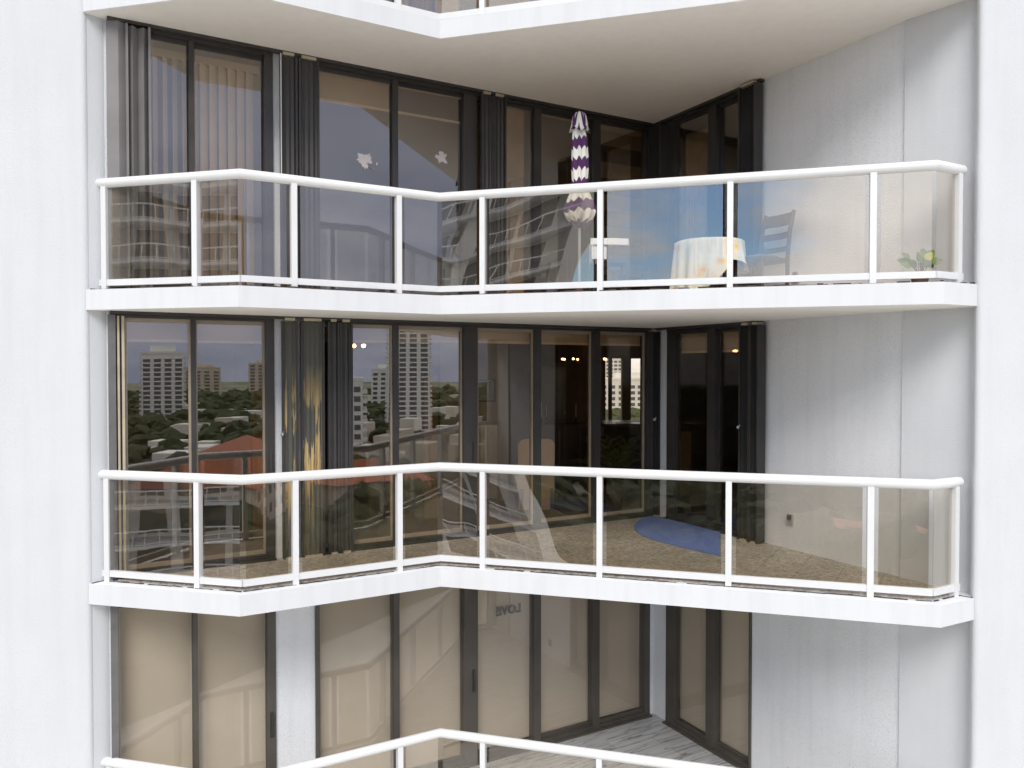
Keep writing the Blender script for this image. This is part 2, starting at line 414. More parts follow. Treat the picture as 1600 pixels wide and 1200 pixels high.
def arc(c, r, a0, a1, n=5): return [(c[0] + r * math.cos(R(a0 + (a1 - a0) * i / n)), c[1] + r * math.sin(R(a0 + (a1 - a0) * i / n))) for i in range(n + 1)]
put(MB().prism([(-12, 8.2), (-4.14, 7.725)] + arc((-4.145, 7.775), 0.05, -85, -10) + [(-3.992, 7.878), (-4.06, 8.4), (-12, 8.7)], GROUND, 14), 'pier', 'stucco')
p0 = SIDE.p(3.90, 0.022)
def qbez(a, b, c, n=10): return [tuple((1 - i / n) ** 2 * a[k] + 2 * (i / n) * (1 - i / n) * b[k] + (i / n) ** 2 * c[k] for k in (0, 1)) for i in range(n + 1)]
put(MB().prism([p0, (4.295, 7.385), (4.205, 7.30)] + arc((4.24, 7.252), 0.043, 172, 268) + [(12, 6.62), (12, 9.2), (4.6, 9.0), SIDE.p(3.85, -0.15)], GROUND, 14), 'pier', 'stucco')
plate = EDGE + [(4.4, 7.5), (4.4, 8.2), (7.2, 8.3), (7.2, 17.45), (-6.2, 17.45), (-6.2, 8.1), (-4.25, 7.95)]
put(MB().prism([BACK.p(0, 0), BACK.p(6.93, 0), SIDE.p(3.95, 0), (7.1, 8.6), (7.1, 17.2), (-6.0, 17.2), (-6.0, 8.3)], GROUND, -3.1), 'lower_storeys', 'stucco_rough')

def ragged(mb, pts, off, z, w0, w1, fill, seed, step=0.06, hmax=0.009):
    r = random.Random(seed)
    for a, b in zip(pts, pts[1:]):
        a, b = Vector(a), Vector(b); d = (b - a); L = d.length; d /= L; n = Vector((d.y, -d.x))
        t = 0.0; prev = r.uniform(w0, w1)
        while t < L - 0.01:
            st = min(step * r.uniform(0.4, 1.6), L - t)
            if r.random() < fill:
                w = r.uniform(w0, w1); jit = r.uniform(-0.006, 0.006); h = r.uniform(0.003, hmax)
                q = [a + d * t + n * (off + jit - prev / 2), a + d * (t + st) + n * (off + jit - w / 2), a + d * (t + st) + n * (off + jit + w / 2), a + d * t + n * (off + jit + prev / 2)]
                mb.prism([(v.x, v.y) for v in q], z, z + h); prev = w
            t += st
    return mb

tiles = {-1: 'tile_grey', 0: 'tile_tan', 1: 'tile_red', 2: 'tile_red', 3: 'tile_red'}
for n in (-1, 0, 1, 2, 3):
    z = n * H
    sl = put(MB().prism(plate, z - SLAB, z, 0, 1), 'balcony_slab', ['edge', 'soffit'], bevel=0.012)
    inner = [(x, y + 0.028) for x, y in RAIL] + [SIDE.p(3.90, -0.02), SIDE.p(0, -0.02), BACK.p(0.02, -0.02)]
    MB().prism(inner, z + 0.001, z + 0.014).build('floor_tiles', tiles[n], sl)
    ragged(MB(), [(-4.10, 7.745)] + RAIL + [(4.205, 7.262)], 0.022 if n != 1 else 0.05, z + 0.001, 0.005, 0.020, 0.93, 11 + n, 0.07, 0.024 if n >= 1 else 0.009).build('grime_shadow_line', 'grime_shadow', sl)['kind'] = 'stuff'  # dirt along the tile edge, with the bottom rail's shadow painted in
    if n >= 1:
        ragged(MB(), RAIL, 0.035, z + 0.0015, 0.004, 0.016, 0.45, 31 + n, 0.06, 0.016).build('rust_line', 'rust', sl)['kind'] = 'stuff'
# cracks where the slabs meet the piers
# ------------------------------------------------------------------ walls, glazing
def wallbox(line, t0, t1, d0, d1, z0, z1, mb=None): return (mb or MB()).prism(line.rect(t0, t1, d0, d1), z0, z1)
HEAD = 2.595
def glazing(line, n, name, jambs, panes, gl, label=None, handle_t=None, tan=False):
    """jambs: list of (t0, t1) vertical members; panes: list of (t0, t1) openings"""
    z = n * H
    t0, t1 = jambs[0][0], jambs[-1][1]
    root = bpy.data.objects.new(name, None); COL.objects.link(root); root.parent = B; root.location = (0, 0, BZ)
    if label: root['label'] = label
    fm = MB()
    wallbox(line, t0, t1, -0.10, 0.035, z + HEAD, z + CEIL + 0.008, fm)
    wallbox(line, t0, t1, -0.10, 0.030, z + 0.002, z + 0.075, fm)
    wallbox(line, t0, t1, 0.030, 0.085, z + 0.002, z + 0.035, fm)
    for a, b in jambs: wallbox(line, a, b, -0.097, 0.026, z + 0.073, z + HEAD + 0.002, fm)
    fm.build('frame', 'frame_low' if n == -1 else 'frame', root, bevel=0.004)
    lm = MB()
    for i, (a, b) in enumerate(panes):           # inner sash lip
        d0 = -0.055 if i % 2 else -0.02
        lp = 0.022 if n == 0 else 0.006
        wallbox(line, a - 0.004, a + lp, d0 - 0.02, d0 + 0.018, z + 0.07, z + HEAD + 0.004, lm); wallbox(line, b - lp, b + 0.004, d0 - 0.02, d0 + 0.018, z + 0.07, z + HEAD + 0.004, lm)
        wallbox(line, a + lp, b - lp, d0 - 0.018, d0 + 0.016, z + HEAD - 0.04, z + HEAD + 0.004, lm); wallbox(line, a + lp, b - lp, d0 - 0.018, d0 + 0.016, z + 0.07, z + 0.12, lm)
    lm.build('sash', 'frame_tan' if tan else ('frame_low' if n == -1 else 'frame'), root)
    for i, (a, b) in enumerate(panes):
        d0 = -0.055 if i % 2 else -0.02
        p = wallbox(line, a + 0.02, b - 0.02, d0 - 0.004, d0 + 0.004, z + 0.11, z + HEAD - 0.035).build('pane', 'glass_clear' if n == 0 and (i >= 2 or line is SIDE) else gl, root)
    if handle_t is not None:
        hm = MB(); wallbox(line, handle_t - 0.012, handle_t + 0.012, 0.026, 0.05, z + 0.95, z + 1.17, hm)
        wallbox(line, handle_t - 0.02, handle_t + 0.02, 0.026, 0.033, z + 0.92, z + 1.20, hm)
        hm.build('handle', 'shutter', root, bevel=0.003)
    return root

A_J = [(0.03, 0.154), (0.77, 0.818), (1.527, 1.616)]; A_P = [(0.154, 0.77), (0.818, 1.527)]
D_J = [(2.052, 2.102), (2.983, 3.055), (3.912, 4.098), (4.919, 5.026), (5.862, 5.969), (6.757, 6.85)]
D_P = [(2.102, 2.983), (3.055, 3.912), (4.098, 4.919), (5.026, 5.862), (5.969, 6.757)]
S_J = [(0.308, 0.47), (1.114, 1.256), (1.83, 1.90)]; S_P = [(0.47, 1.114), (1.256, 1.83)]
gl_of = {-1: 'glass_low', 0: 'glass_mid', 1: 'glass_up', 2: 'glass_up'}
for n in (-1, 0, 1, 2):
    z0, z1 = n * H - 0.01, n * H + CEIL + 0.01
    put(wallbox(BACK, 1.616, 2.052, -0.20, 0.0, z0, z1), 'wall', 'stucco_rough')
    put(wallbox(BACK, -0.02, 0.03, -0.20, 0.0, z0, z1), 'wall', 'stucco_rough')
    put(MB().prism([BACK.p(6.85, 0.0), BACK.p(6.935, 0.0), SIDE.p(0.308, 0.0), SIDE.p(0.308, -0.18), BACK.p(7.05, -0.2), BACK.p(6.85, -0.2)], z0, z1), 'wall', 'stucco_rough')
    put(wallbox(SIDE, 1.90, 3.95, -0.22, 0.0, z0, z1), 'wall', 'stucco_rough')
    aj = [(0.03, 0.072)] + A_J[1:] if n == -1 else A_J; ap = [(0.072, 0.77)] + A_P[1:] if n == -1 else A_P
    sj = S_J[:2] + [(1.872, 1.90)] if n == -1 else S_J; spn = S_P[:1] + [(1.256, 1.872)] if n == -1 else S_P
    glazing(BACK, n, 'sliding_door', aj, ap, gl_of[n], handle_t=1.57, tan=(n == 0))
    glazing(BACK, n, 'sliding_door', D_J, D_P, gl_of[n], handle_t=4.04 if n < 1 else None, tan=(n == 0))
    glazing(SIDE, n, 'window', sj, spn, gl_of[n])
    # rooms behind
    part = [(2.12, 11.52), (2.24, 11.52), (3.40, 17.25), (3.25, 17.25)]
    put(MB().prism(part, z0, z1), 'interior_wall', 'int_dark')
    put(MB().box(-6.1, -5.95, 8.46, 17.2, z0, z1), 'interior_wall', 'int_wall'); iw = MB(); iw.box(6.95, 7.1, 8.61, 17.2, z0, z1)
    iw.prism([SIDE.p(3.95, -0.22), (7.1, 8.45), (7.1, 8.6), SIDE.p(3.90, -0.30)], z0, z1)
    put(iw, 'interior_wall', 'int_wall')
    put(MB().prism([(-4.1, 8.1), (-6.1, 8.3), (-6.1, 8.45), (-4.1, 8.3)], z0, z1), 'interior_wall', 'int_wall')
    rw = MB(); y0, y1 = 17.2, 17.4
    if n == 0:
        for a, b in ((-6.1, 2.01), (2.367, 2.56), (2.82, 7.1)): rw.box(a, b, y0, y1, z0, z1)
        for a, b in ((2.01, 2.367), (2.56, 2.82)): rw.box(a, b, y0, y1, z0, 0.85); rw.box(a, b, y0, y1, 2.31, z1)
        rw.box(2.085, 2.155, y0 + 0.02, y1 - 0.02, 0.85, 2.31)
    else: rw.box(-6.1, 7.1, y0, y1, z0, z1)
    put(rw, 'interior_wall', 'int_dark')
    put(MB().prism([BACK.p(0.1, -0.12), BACK.p(6.9, -0.12), (3.2, 17.15), (-5.9, 17.15), (-5.9, 8.5)], n * H + 0.002, n * H + 0.012), 'interior_floor', 'int_floor')
    put(MB().prism([SIDE.p(0.3, -0.12), SIDE.p(2.0, -0.12), (6.9, 8.8), (6.9, 17.15), (3.45, 17.15)], n * H + 0.002, n * H + 0.012), 'interior_floor', 'int_floor')
put(MB().box(-1.13, -0.06, 12.6, 12.8, -0.01, CEIL + 0.01), 'interior_wall', 'int_wall')     # wall stub in the middle apartment

put(wallbox(SIDE, 0.25, 2.1, -1.5, -1.42, 0.013, CEIL + 0.01), 'interior_wall', 'int_red')
# ------------------------------------------------------------------ accordion shutters folded back against the wall
def shutter(line, n, t0, t1, d0, amp, mats, pitch=0.027, label=None, bracket=True, z1=2.60, rod=None, lock=None):
    z = n * H
    root = bpy.data.objects.new('accordion_shutter', None); COL.objects.link(root); root.parent = B; root.location = (0, 0, BZ)
    if label: root['label'] = label
    k = max(2, round((t1 - t0) / pitch)); mb = MB(); pts = []
    for i in range(k + 1): pts.append((t0 + (t1 - t0) * i / k, d0 + (amp if i % 2 else 0)))
    th = 0.006
    front = [(t, d + th) for t, d in pts]
    poly = [line.p(*q) for q in pts] + [line.p(*q) for q in front[::-1]]
    lo = [mb.bm.verts.new((x, y, z + 0.04)) for x, y in poly]; hi = [mb.bm.verts.new((x, y, z + z1)) for x, y in poly]
    m = len(poly)
    for i in range(m): mb.face([lo[i], lo[(i + 1) % m], hi[(i + 1) % m], hi[i]])
    for i in range(k):
        for ring in (lo, hi): mb.face([ring[i], ring[i + 1], ring[m - 2 - i], ring[m - 1 - i]])
    mb.build('folded_leaf', mats, root)
    e = MB(); wallbox(line, t0 - 0.012, t0 + 0.010, d0 - 0.01, d0 + amp + 0.02, z + 0.03, z + z1 + 0.005, e); wallbox(line, t1 - 0.010, t1 + 0.012, d0 - 0.01, d0 + amp + 0.02, z + 0.03, z + z1 + 0.005, e)
    e.build('end_post', 'shutter' if mats != 'shutter_grey' else 'shutter_grey', root, bevel=0.003)
    if bracket:
        b = MB(); wallbox(line, t0 + 0.02, t1 - 0.02, d0 + 0.0, d0 + amp + 0.015, z + z1 + 0.010, z + z1 + 0.040, b)
        b.build('top_bracket', 'bracket', root)
        b = MB(); wallbox(line, t0 + 0.02, t1 - 0.02, d0 + 0.0, d0 + amp + 0.03, z + 0.014, z + 0.036, b)
        b.build('foot_bracket', 'bracket', root)
    if rod is not None:
        c = line.p(rod, d0 + amp + 0.05)
        MB().tube([(c[0], c[1], z + z1), (c[0], c[1], z + 1.25)], 0.006).build('pull_rod', 'white', root)
    if lock is not None:
        c = line.p3(lock, d0 + amp + 0.03, z + 1.38)
        MB().ball(c, 0.022, 8, 6).bar(c, (c[0] + 0.02, c[1] - 0.015, c[2] + 0.03), 0.012).build('lock', 'steel', root)
    return root
# top and bottom shutter tracks
for n in (0, 1):
    tm = MB()
    wallbox(BACK, 0.02, 6.86, 0.036, 0.10, n * H + 2.625, n * H + CEIL + 0.006, tm)
    wallbox(SIDE, 0.10, 2.08, 0.036, 0.10, n * H + 2.625, n * H + CEIL + 0.006, tm)
    put(tm, 'shutter_track', 'frame')
# upper storey
def leafpanel(n, t0, t1, d0, d1, m='shutter_grey'):
    z = n * H; a, b = BACK.p(t0, d0), BACK.p(t1, d1); dx = BACK.n * 0.012
    return MB().prism([a, b, (b[0] + dx.x, b[1] + dx.y), (a[0] + dx.x, a[1] + dx.y)], z + 0.04, z + 2.63)
sh = shutter(BACK, 1, 0.19, 0.39, 0.05, 0.07, 'shutter_grey', 0.05, 'grey shutter leaves half unfolded at the pier', bracket=False)
leafpanel(1, 0.012, 0.115, 0.05, 0.09).build('folded_leaf', 'shutter_grey', sh)
leafpanel(1, 0.115, 0.185, 0.09, 0.06).build('folded_leaf', 'shutter_grey', sh)
shutter(BACK, 1, 1.685, 1.845, 0.085, 0.013, 'shutter', rod=1.672)
shutter(BACK, 1, 1.885, 2.085, 0.085, 0.013, 'shutter')
shutter(BACK, 1, 4.12, 4.26, 0.085, 0.013, 'shutter'); shutter(BACK, 1, 4.29, 4.445, 0.085, 0.013, 'shutter')
shutter(SIDE, 1, 0.06, 0.30, 0.04, 0.10, 'shutter', bracket=False)
shutter(SIDE, 1, 1.80, 2.05, 0.05, 0.10, 'shutter')
# middle storey
shutter(BACK, 0, 1.69, 1.838, 0.085, 0.013, 'peel', label='dark shutter leaf with yellow peeling streaks', lock=1.672)
shutter(BACK, 0, 1.894, 2.130, 0.085, 0.013, 'peel', label='dark shutter with large orange peeling patches')
shutter(BACK, 0, 2.195, 2.30, 0.085, 0.013, 'shutter'); shutter(BACK, 0, 2.33, 2.455, 0.085, 0.013, 'shutter')
shutter(BACK, 0, 6.775, 6.90, 0.045, 0.09, 'shutter', pitch=0.03, lock=6.80)
shutter(SIDE, 0, 1.835, 1.98, 0.05, 0.10, 'shutter', lock=1.83); shutter(SIDE, 0, 2.01, 2.12, 0.05, 0.10, 'shutter')
# pier-side jamb track, middle and lower storey
for n in (-1, 0):
    j = MB(); wallbox(BACK, 0.004, 0.07, 0.034, 0.075, n * H + 0.02, n * H + 2.62, j)
    put(j, 'shutter_track', 'track')
j = MB(); wallbox(BACK, 0.085, 0.105, 0.034, 0.06, 0.02, 2.61, j); wallbox(BACK, 0.125, 0.150, 0.034, 0.05, 0.02, 2.61, j); put(j, 'shutter_track', 'bracket')
# electrical outlets on the short wall
for n, t, zz, mt in ((-1, 2.51, 0.20, 'outlet_dark'), (0, 2.49, 0.30, 'outlet'), (1, 2.55, 0.22, 'outlet')):
    o = MB(); wallbox(SIDE, t - 0.04, t + 0.04, -0.005, 0.022, n * H + zz, n * H + zz + 0.12, o)
    ob = put(o, 'wall_outlet', mt, bevel=0.004)
    o = MB(); wallbox(SIDE, t - 0.025, t + 0.025, 0.021, 0.04, n * H + zz + 0.06, n * H + zz + 0.11, o); o.build('outlet_cover', 'outlet_dark', ob)

# ------------------------------------------------------------------ balcony railings
SEG = [(Vector(a), Vector(b)) for a, b in zip(RAIL, RAIL[1:])]
POSTS = [[0.068, 1.085], [0.491, 1.564], [0.482, 1.715, 2.962, 4.214], [0.325]]
def make_railing(label):
    root = thing('balcony_railing', label, 'railing', (0, 0, 0), 0, 'white balcony railings with glass panels, one per storey')
    zr = 1.048
    pts = [Vector((x, y, zr)) for x, y in RAIL]
    e0 = pts[0] + (pts[0] - pts[1]).normalized() * 0.03
    MB().tube([e0] + pts[1:], 0.047, 18).build('handrail', 'white', root, smooth='auto')
    mb = MB()
    for i, (a, b) in enumerate(SEG):
        d = (b - a).normalized(); nn = Vector((-d.y, d.x))
        L = (b - a).length
        def mit(pt, dd, i2):           # mitre offsets at kinks
            return 0
        mb.prism([tuple(a - nn * 0.022), tuple(b - nn * 0.022), tuple(b + nn * 0.022), tuple(a + nn * 0.022)], 0.047 + 0.0004 * i, 0.108 + 0.0004 * i)
    mb.build('bottom_rail', 'white', root, bevel=0.004)
    for i, (a, b) in enumerate(SEG):
        d = (b - a).normalized(); L = (b - a).length; nn = Vector((-d.y, d.x))
        for t in POSTS[i]:
            c = a + d * t
            MB().obox((c.x, c.y, 0.51), ((d.x, d.y, 0), (nn.x, nn.y, 0), (0, 0, 1)), (0.028, 0.032, 0.51)).build('post', 'white', root, bevel=0.004)
        marks = [(0.0, False)] + [(t, True) for t in POSTS[i]] + [(L, False)]
        for (ta, pa), (tb, pb) in zip(marks, marks[1:]):
            if i == 0 and ta == 0.0: continue
            if i == 3 and tb == L: continue
            u = ta + (0.068 if pa else (0.03 if i else 0.0)); v = tb - (0.068 if pb else 0.03)
            if i == 3: u = 0.012; v = tb - 0.05
            if v - u < 0.05: continue
            c = a + d * (u + v) / 2
            MB().obox((c.x, c.y, 0.555), ((d.x, d.y, 0), (nn.x, nn.y, 0), (0, 0, 1)), ((v - u) / 2, 0.004, 0.455)).build('glass_panel', 'glass_rail', root)
    return root
r0 = make_railing('white glass railing of the middle balcony with the tan tiled floor')
for n, lb in ((1, 'white glass railing of the upper balcony with the closed umbrella'), (2, 'white railing foot cut off by the top of the photo'),
              (-1, 'white railing top of the lowest balcony, cut off by the bottom edge')):
    c = copy_tree(r0); c.location = (0, 0, n * H); c['label'] = lb
    if n == 1:
        for g in [o for o in bpy.data.objects if o.parent == c and o.name.startswith('glass_panel') and -0.7 < sum(v.co.x for v in o.data.vertices) / 8 < 0.85]:
            g.material_slots[0].link = 'OBJECT'; g.material_slots[0].material = M['glass_twist']
for g in [o for o in bpy.data.objects if o.parent == r0 and o.name.startswith('glass_panel') and -0.7 < sum(v.co.x for v in o.data.vertices) / 8 < 0.85]:
    g.material_slots[0].link = 'OBJECT'; g.material_slots[0].material = M['glass_untwist']

# ------------------------------------------------------------------ shades, blinds, curtains
def shade(line, n, t0, t1, z0, z1, m, label, d=-0.125, bar='shade_bar', cassette='shade_tan', group='roller shades behind the glass'):
    z = n * H; c = line.p((t0 + t1) / 2, d)
    root = thing('roller_shade', label, 'shade', (c[0], c[1], z + z0), 0, group)
    inv = Vector((-c[0], -c[1], -(z + z0)))
    def sub(mb, name, mm):
        o = mb.build(name, mm, root)
        for v in o.data.vertices: v.co += inv
    sub(wallbox(line, t0, t1, d - 0.003, d + 0.003, z + z0 + 0.02, z + z1 - 0.04), 'fabric', m)
    sub(wallbox(line, t0, t1, d - 0.03, d + 0.05, z + z1 - 0.05, z + z1 + 0.03), 'cassette', cassette)
    sub(wallbox(line, t0, t1, d - 0.012, d + 0.012, z + z0, z + z0 + 0.03), 'bottom_bar', bar)
    return root
ordn = ['first', 'second', 'third', 'fourth', 'fifth']
for i, (a, b) in enumerate(D_P):
    shade(BACK, -1, a - 0.03, b + 0.03, 0.10, 2.60, 'shade', f'beige shade fully lowered behind the {ordn[i]} wide pane of the lowest balcony', bar='shade', cassette='shade')
for i, (a, b) in enumerate(A_P):
    shade(BACK, -1, a - (0.08 if i == 0 else 0.03), b + 0.03, 0.10, 2.60, 'shade', f'beige shade fully lowered behind the {("pier-side", "wall-side")[i]} pane of the lowest narrow door', bar='shade', cassette='shade')
for i, (a, b) in enumerate(S_P):
    shade(SIDE, -1, a - 0.03, b + 0.06, 0.10, 2.60, 'shade', f'beige shade fully lowered in the lowest angled window, {("inner corner", "rough wall")[i]} side', bar='shade', cassette='shade')
for i, (a, b) in enumerate(D_P):
    shade(BACK, 0, a - 0.02, b + 0.02, 2.41 - (0.02 if i == 0 else 0), 2.60, 'shade', f'rolled up beige shade over the {ordn[i]} wide pane of the middle balcony', cassette='shade')
for i, (a, b) in enumerate(A_P):
    shade(BACK, 0, a - 0.02, b + 0.02, 2.36, 2.60, 'shade', f'rolled up beige shade over the {("pier-side", "shutter-side")[i]} pane of the middle narrow door', cassette='shade')
for i, (a, b) in enumerate(S_P):
    shade(SIDE, 0, a - 0.02, b + 0.02, 2.30, 2.60, 'shade', f'rolled up shade in the middle angled window, {("inner corner", "rough wall")[i]} side', cassette='shade')
for i, lb in ((0, 'tan shade a third lowered above the whole leaf sticker pane'), (1, 'dark tan shade rolled up above the second leaf sticker pane')):
    a, b = D_P[i]
    shade(BACK, 1, a - 0.02, b + 0.02, 2.25, 2.60, 'shade_tan' if i == 0 else 'shade_dark', lb, d=-0.095)
def zebra(line, n, t0, t1, z0, z1, ma, mb_, label, bands=11, d=-0.11):
    z = n * H; c = line.p((t0 + t1) / 2, d)
    root = thing('zebra_shade', label, 'shade', (c[0], c[1], z + z0), 0, 'banded zebra shades of the upper balcony')
    inv = Vector((-c[0], -c[1], -(z + z0))); m = MB()
    for k in range(bands):
        m.mi = k % 2
        wallbox(line, t0, t1, d - 0.002, d + 0.002 + 0.002 * (k % 2), z + z0 + (z1 - z0) * k / bands, z + z0 + (z1 - z0) * (k + 1) / bands, m)
    o = m.build('fabric', [ma, mb_], root)
    for v in o.data.vertices: v.co += inv
    o = wallbox(line, t0, t1, d - 0.03, d + 0.04, z + z1 - 0.02, z + z1 + 0.05).build('cassette', 'shade_tan', root)
    for v in o.data.vertices: v.co += inv
M['band_a'] = plain('zebra_band_tan', (0.60, 0.47, 0.31), 0.9); M['band_b'] = plain('zebra_band_brown', (0.53, 0.415, 0.27), 0.9)
M['band_c'] = plain('zebra_band_dark', (0.10, 0.075, 0.05), 0.9); M['band_d'] = plain('zebra_band_mid', (0.30, 0.23, 0.15), 0.9)
zebra(BACK, 1, D_P[2][0] - 0.02, D_P[2][0] + 0.74, 0.1, 2.58, 'band_a', 'band_b', 'light tan banded shade beside the tall dark shutter stack')
zebra(BACK, 1, D_P[3][0] - 0.02, D_P[3][1] + 0.02, 0.1, 2.56, 'shade_dark', 'band_c', 'very dark banded shade behind the closed umbrella')
zebra(BACK, 1, D_P[4][0] - 0.02, D_P[4][1] + 0.02, 0.1, 2.52, 'band_d', 'band_c', 'brown banded shade next to the inner corner')
def pleats(line, n, t0, t1, z0, z1, m, label, name='curtain', k=12, d=-0.15, amp=0.05, cat='curtain'):
    z = n * H; c = line.p((t0 + t1) / 2, d); mb = MB(); row = []
    for i in range(k * 6 + 1):
        t = t0 + (t1 - t0) * i / (k * 6); dd = d + amp * math.sin(i * 2 * math.pi / 6) * (0.7 + 0.3 * math.sin(i * 0.9))
        p, q = line.p(t, dd), line.p(t, dd - 0.004)
        row.append([mb.bm.verts.new((x - c[0], y - c[1], zz)) for (x, y), zz in ((p, 0), (p, z1 - z0), (q, z1 - z0), (q, 0))])
    for a, b in zip(row, row[1:]):
        for i in range(4): mb.face([a[i], b[i], b[(i + 1) % 4], a[(i + 1) % 4]])
    return tag(mb.build(name, m, None, smooth=True, loc=(c[0], c[1], z + z0)), label, cat)
pleats(SIDE, 1, S_P[0][0] + 0.05, S_P[0][1], 0.03, 2.42, 'curtain', 'tan pleated curtain in the upper angled window')
pleats(BACK, 2, 0.2, 1.5, 0.03, 2.5, 'shade', 'pale curtain at the narrow door above the top slab', k=14)
pleats(BACK, 2, 3.3, 3.55, 0.03, 2.5, 'shade_tan', 'narrow tan curtain behind the top railing', k=4)
shade(BACK, 2, 2.1, 3.25, 0.1, 2.6, 'shade', 'pale shade behind the top railing, wide door, pier side')
shade(BACK, 2, 3.6, 6.75, 0.1, 2.6, 'shade', 'long pale shade behind the top railing, corner side')

vb = thing('vertical_blind', 'cream vertical blind with hanging vanes at the upper narrow door', 'blind', (*BACK.p(0.8, -0.18), H))
ivb = -Vector(vb.location)
def vsub(mb, name, m):
    o = mb.build(name, m, vb)
    for v in o.data.vertices: v.co += ivb
vsub(wallbox(BACK, 0.36, 1.52, -0.22, -0.14, H + 2.44, H + 2.52), 'headrail', 'shade_tan')
t = 0.47
while t < 1.5:
    c = Vector(BACK.p(t, -0.15)); w = 0.056 if t > 0.8 else 0.040; ang = BACK.ang + (R(40) if t > 0.8 else R(52))
    dv = Vector((math.cos(ang), math.sin(ang))) * w; nv = Vector((-dv.y, dv.x)).normalized() * 0.002
    vsub(MB().prism([tuple(c - dv - nv), tuple(c + dv - nv), tuple(c + dv + nv), tuple(c - dv + nv)], H + 0.05, H + 2.44), 'vane', 'vane')
    t += 0.094

# leaf stickers on the upper glass
def sticker(t, zc, w, h, seed, label, d):
    r = random.Random(seed); mb = MB(); k = 44; poly = []
    for i in range(k):
        a = 2 * math.pi * i / k
        rr = 0.70 + 0.13 * math.sin(a * 5 + seed) + 0.10 * math.sin(a * 3 + seed * 2) + r.uniform(-0.16, 0.16) + (0.05 if i % 2 else -0.04)
        poly.append((math.cos(a) * rr * w / 2, math.sin(a) * rr * h / 2))
    c = mb.bm.verts.new((0, 0, 0)); c2 = mb.bm.verts.new((0, 0.0016, 0))
    f = [mb.bm.verts.new((x, 0, z)) for x, z in poly]; g = [mb.bm.verts.new((x, 0.0016, z)) for x, z in poly]
    for i in range(k):
        j = (i + 1) % k
        mb.face([c, f[i], f[j]]); mb.face([c2, g[j], g[i]]); mb.face([f[i], g[i], g[j], f[j]])
    if seed == 3:
        mb.bar((w * 0.10, 0.0008, -h * 0.18), (w * 0.56, 0.0008, -h * 0.22), 0.026, 0.0016); mb.bar((w * 0.05, 0.0008, -h * 0.18), (w * 0.45, 0.0008, -h * 0.56), 0.020, 0.0016)
        mb.bar((w * 0.56, 0.0008, -h * 0.22), (w * 0.60, 0.0008, -h * 0.06), 0.014, 0.0016)
    p = BACK.p(t, d)
    return tag(mb.build('leaf_sticker', 'sticker', None, loc=(p[0], p[1], zc), rotz=BACK.ang), label, 'sticker', 'leaf stickers on the upper glass')
sticker(2.66, H + 1.635, 0.25, 0.205, 3, 'pale ragged leaf sticker with a curled stem on the bluish pane', -0.013)
sticker(3.64, H + 1.80, 0.195, 0.185, 5, 'smaller pale leaf sticker on the darker pane below the raised shade', -0.048)

# lettered sign seen from behind in the lowest apartment
cu = bpy.data.curves.new('love_sign', 'FONT'); cu.body = 'LOVE'; cu.size = 0.15; cu.extrude = 0.006; cu.align_x = 'CENTER'; cu.offset = 0.006
tmp = bpy.data.objects.new('tmp_text', cu); COL.objects.link(tmp)
bpy.context.view_layer.update()
me = bpy.data.meshes.new_from_object(tmp.evaluated_get(bpy.context.evaluated_depsgraph_get()))
bpy.data.objects.remove(tmp); me.materials.clear(); me.materials.append(M['letters'])
ls = bpy.data.objects.new('letter_sign', me); COL.objects.link(ls)
for v in me.vertices: v.co.x *= 1.0
q = BACK.p(4.60, -0.075); ls.location = (q[0], q[1], -H + 1.785); ls.rotation_euler = (R(90), 0, BACK.ang + math.pi)
tag(ls, 'small grey letter sign reading LOVE seen reversed behind the lowest glass', 'sign')

# ------------------------------------------------------------------ things on the upper balcony
F1 = H + 0.014
um = thing('patio_umbrella', 'closed patio umbrella with purple and white chevrons behind the upper railing', 'umbrella', (0.756, 9.0, F1))
prof = []
P = [(0.83, 0.06), (0.86, 0.105), (0.91, 0.140), (1.0, 0.165), (1.08, 0.142), (1.16, 0.112), (1.24, 0.080), (1.27, 0.074), (1.33, 0.080), (1.45, 0.086), (1.58, 0.086), (1.72, 0.079), (1.84, 0.069), (1.93, 0.06), (1.99, 0.045)]
def lerp(P, z):
    for (za, ra), (zb, rb) in zip(P, P[1:]):
        if z <= zb: return ra + (rb - ra) * (z - za) / (zb - za)
    return P[-1][1]
for i in range(60):
    z = 0.83 + (1.99 - 0.83) * i / 59; prof.append((lerp(P, z), z))
def pleat(r, z, a):
    low = max(0, (1.05 - z) / 0.22)
    k = 1 + (0.13 + 0.10 * low) * math.cos(8 * a + 0.35 * math.sin(5 * z)) + 0.06 * math.cos(3 * a + 1 + 4 * z) + 0.03 * math.sin(5 * a + 9 * z)
    return r * k, z + 0.05 * low * math.sin(8 * a + 0.7) + 0.02 * low * math.sin(3 * a)
MB().lathe(prof, seg=96, fn=pleat).build('canopy', 'chevron', um, smooth=True)
MB().lathe([(0.112, 1.885), (0.088, 1.93), (0.078, 2.0), (0.068, 2.05), (0.048, 2.085), (0.012, 2.098)], seg=48, fn=lambda r, z, a: (r * (1 + 0.10 * math.cos(4 * a)), z - (0.03 * math.cos(4 * a) if r > 0.11 else 0))).build('vent_cap', 'chevron_cap', um, smooth=True)
MB().lathe([(0.019, 0.05), (0.019, 1.95)], seg=12).build('pole', 'steel', um, smooth='auto')
MB().lathe([(0.20, 0.0), (0.20, 0.05), (0.05, 0.08), (0.03, 0.2)], seg=24).build('base', 'pot', um, smooth='auto')
MB().lathe([(0.080, 1.245), (0.086, 1.255), (0.086, 1.27), (0.080, 1.28)], seg=24).build('tie_strap', 'paper', um, smooth='auto')

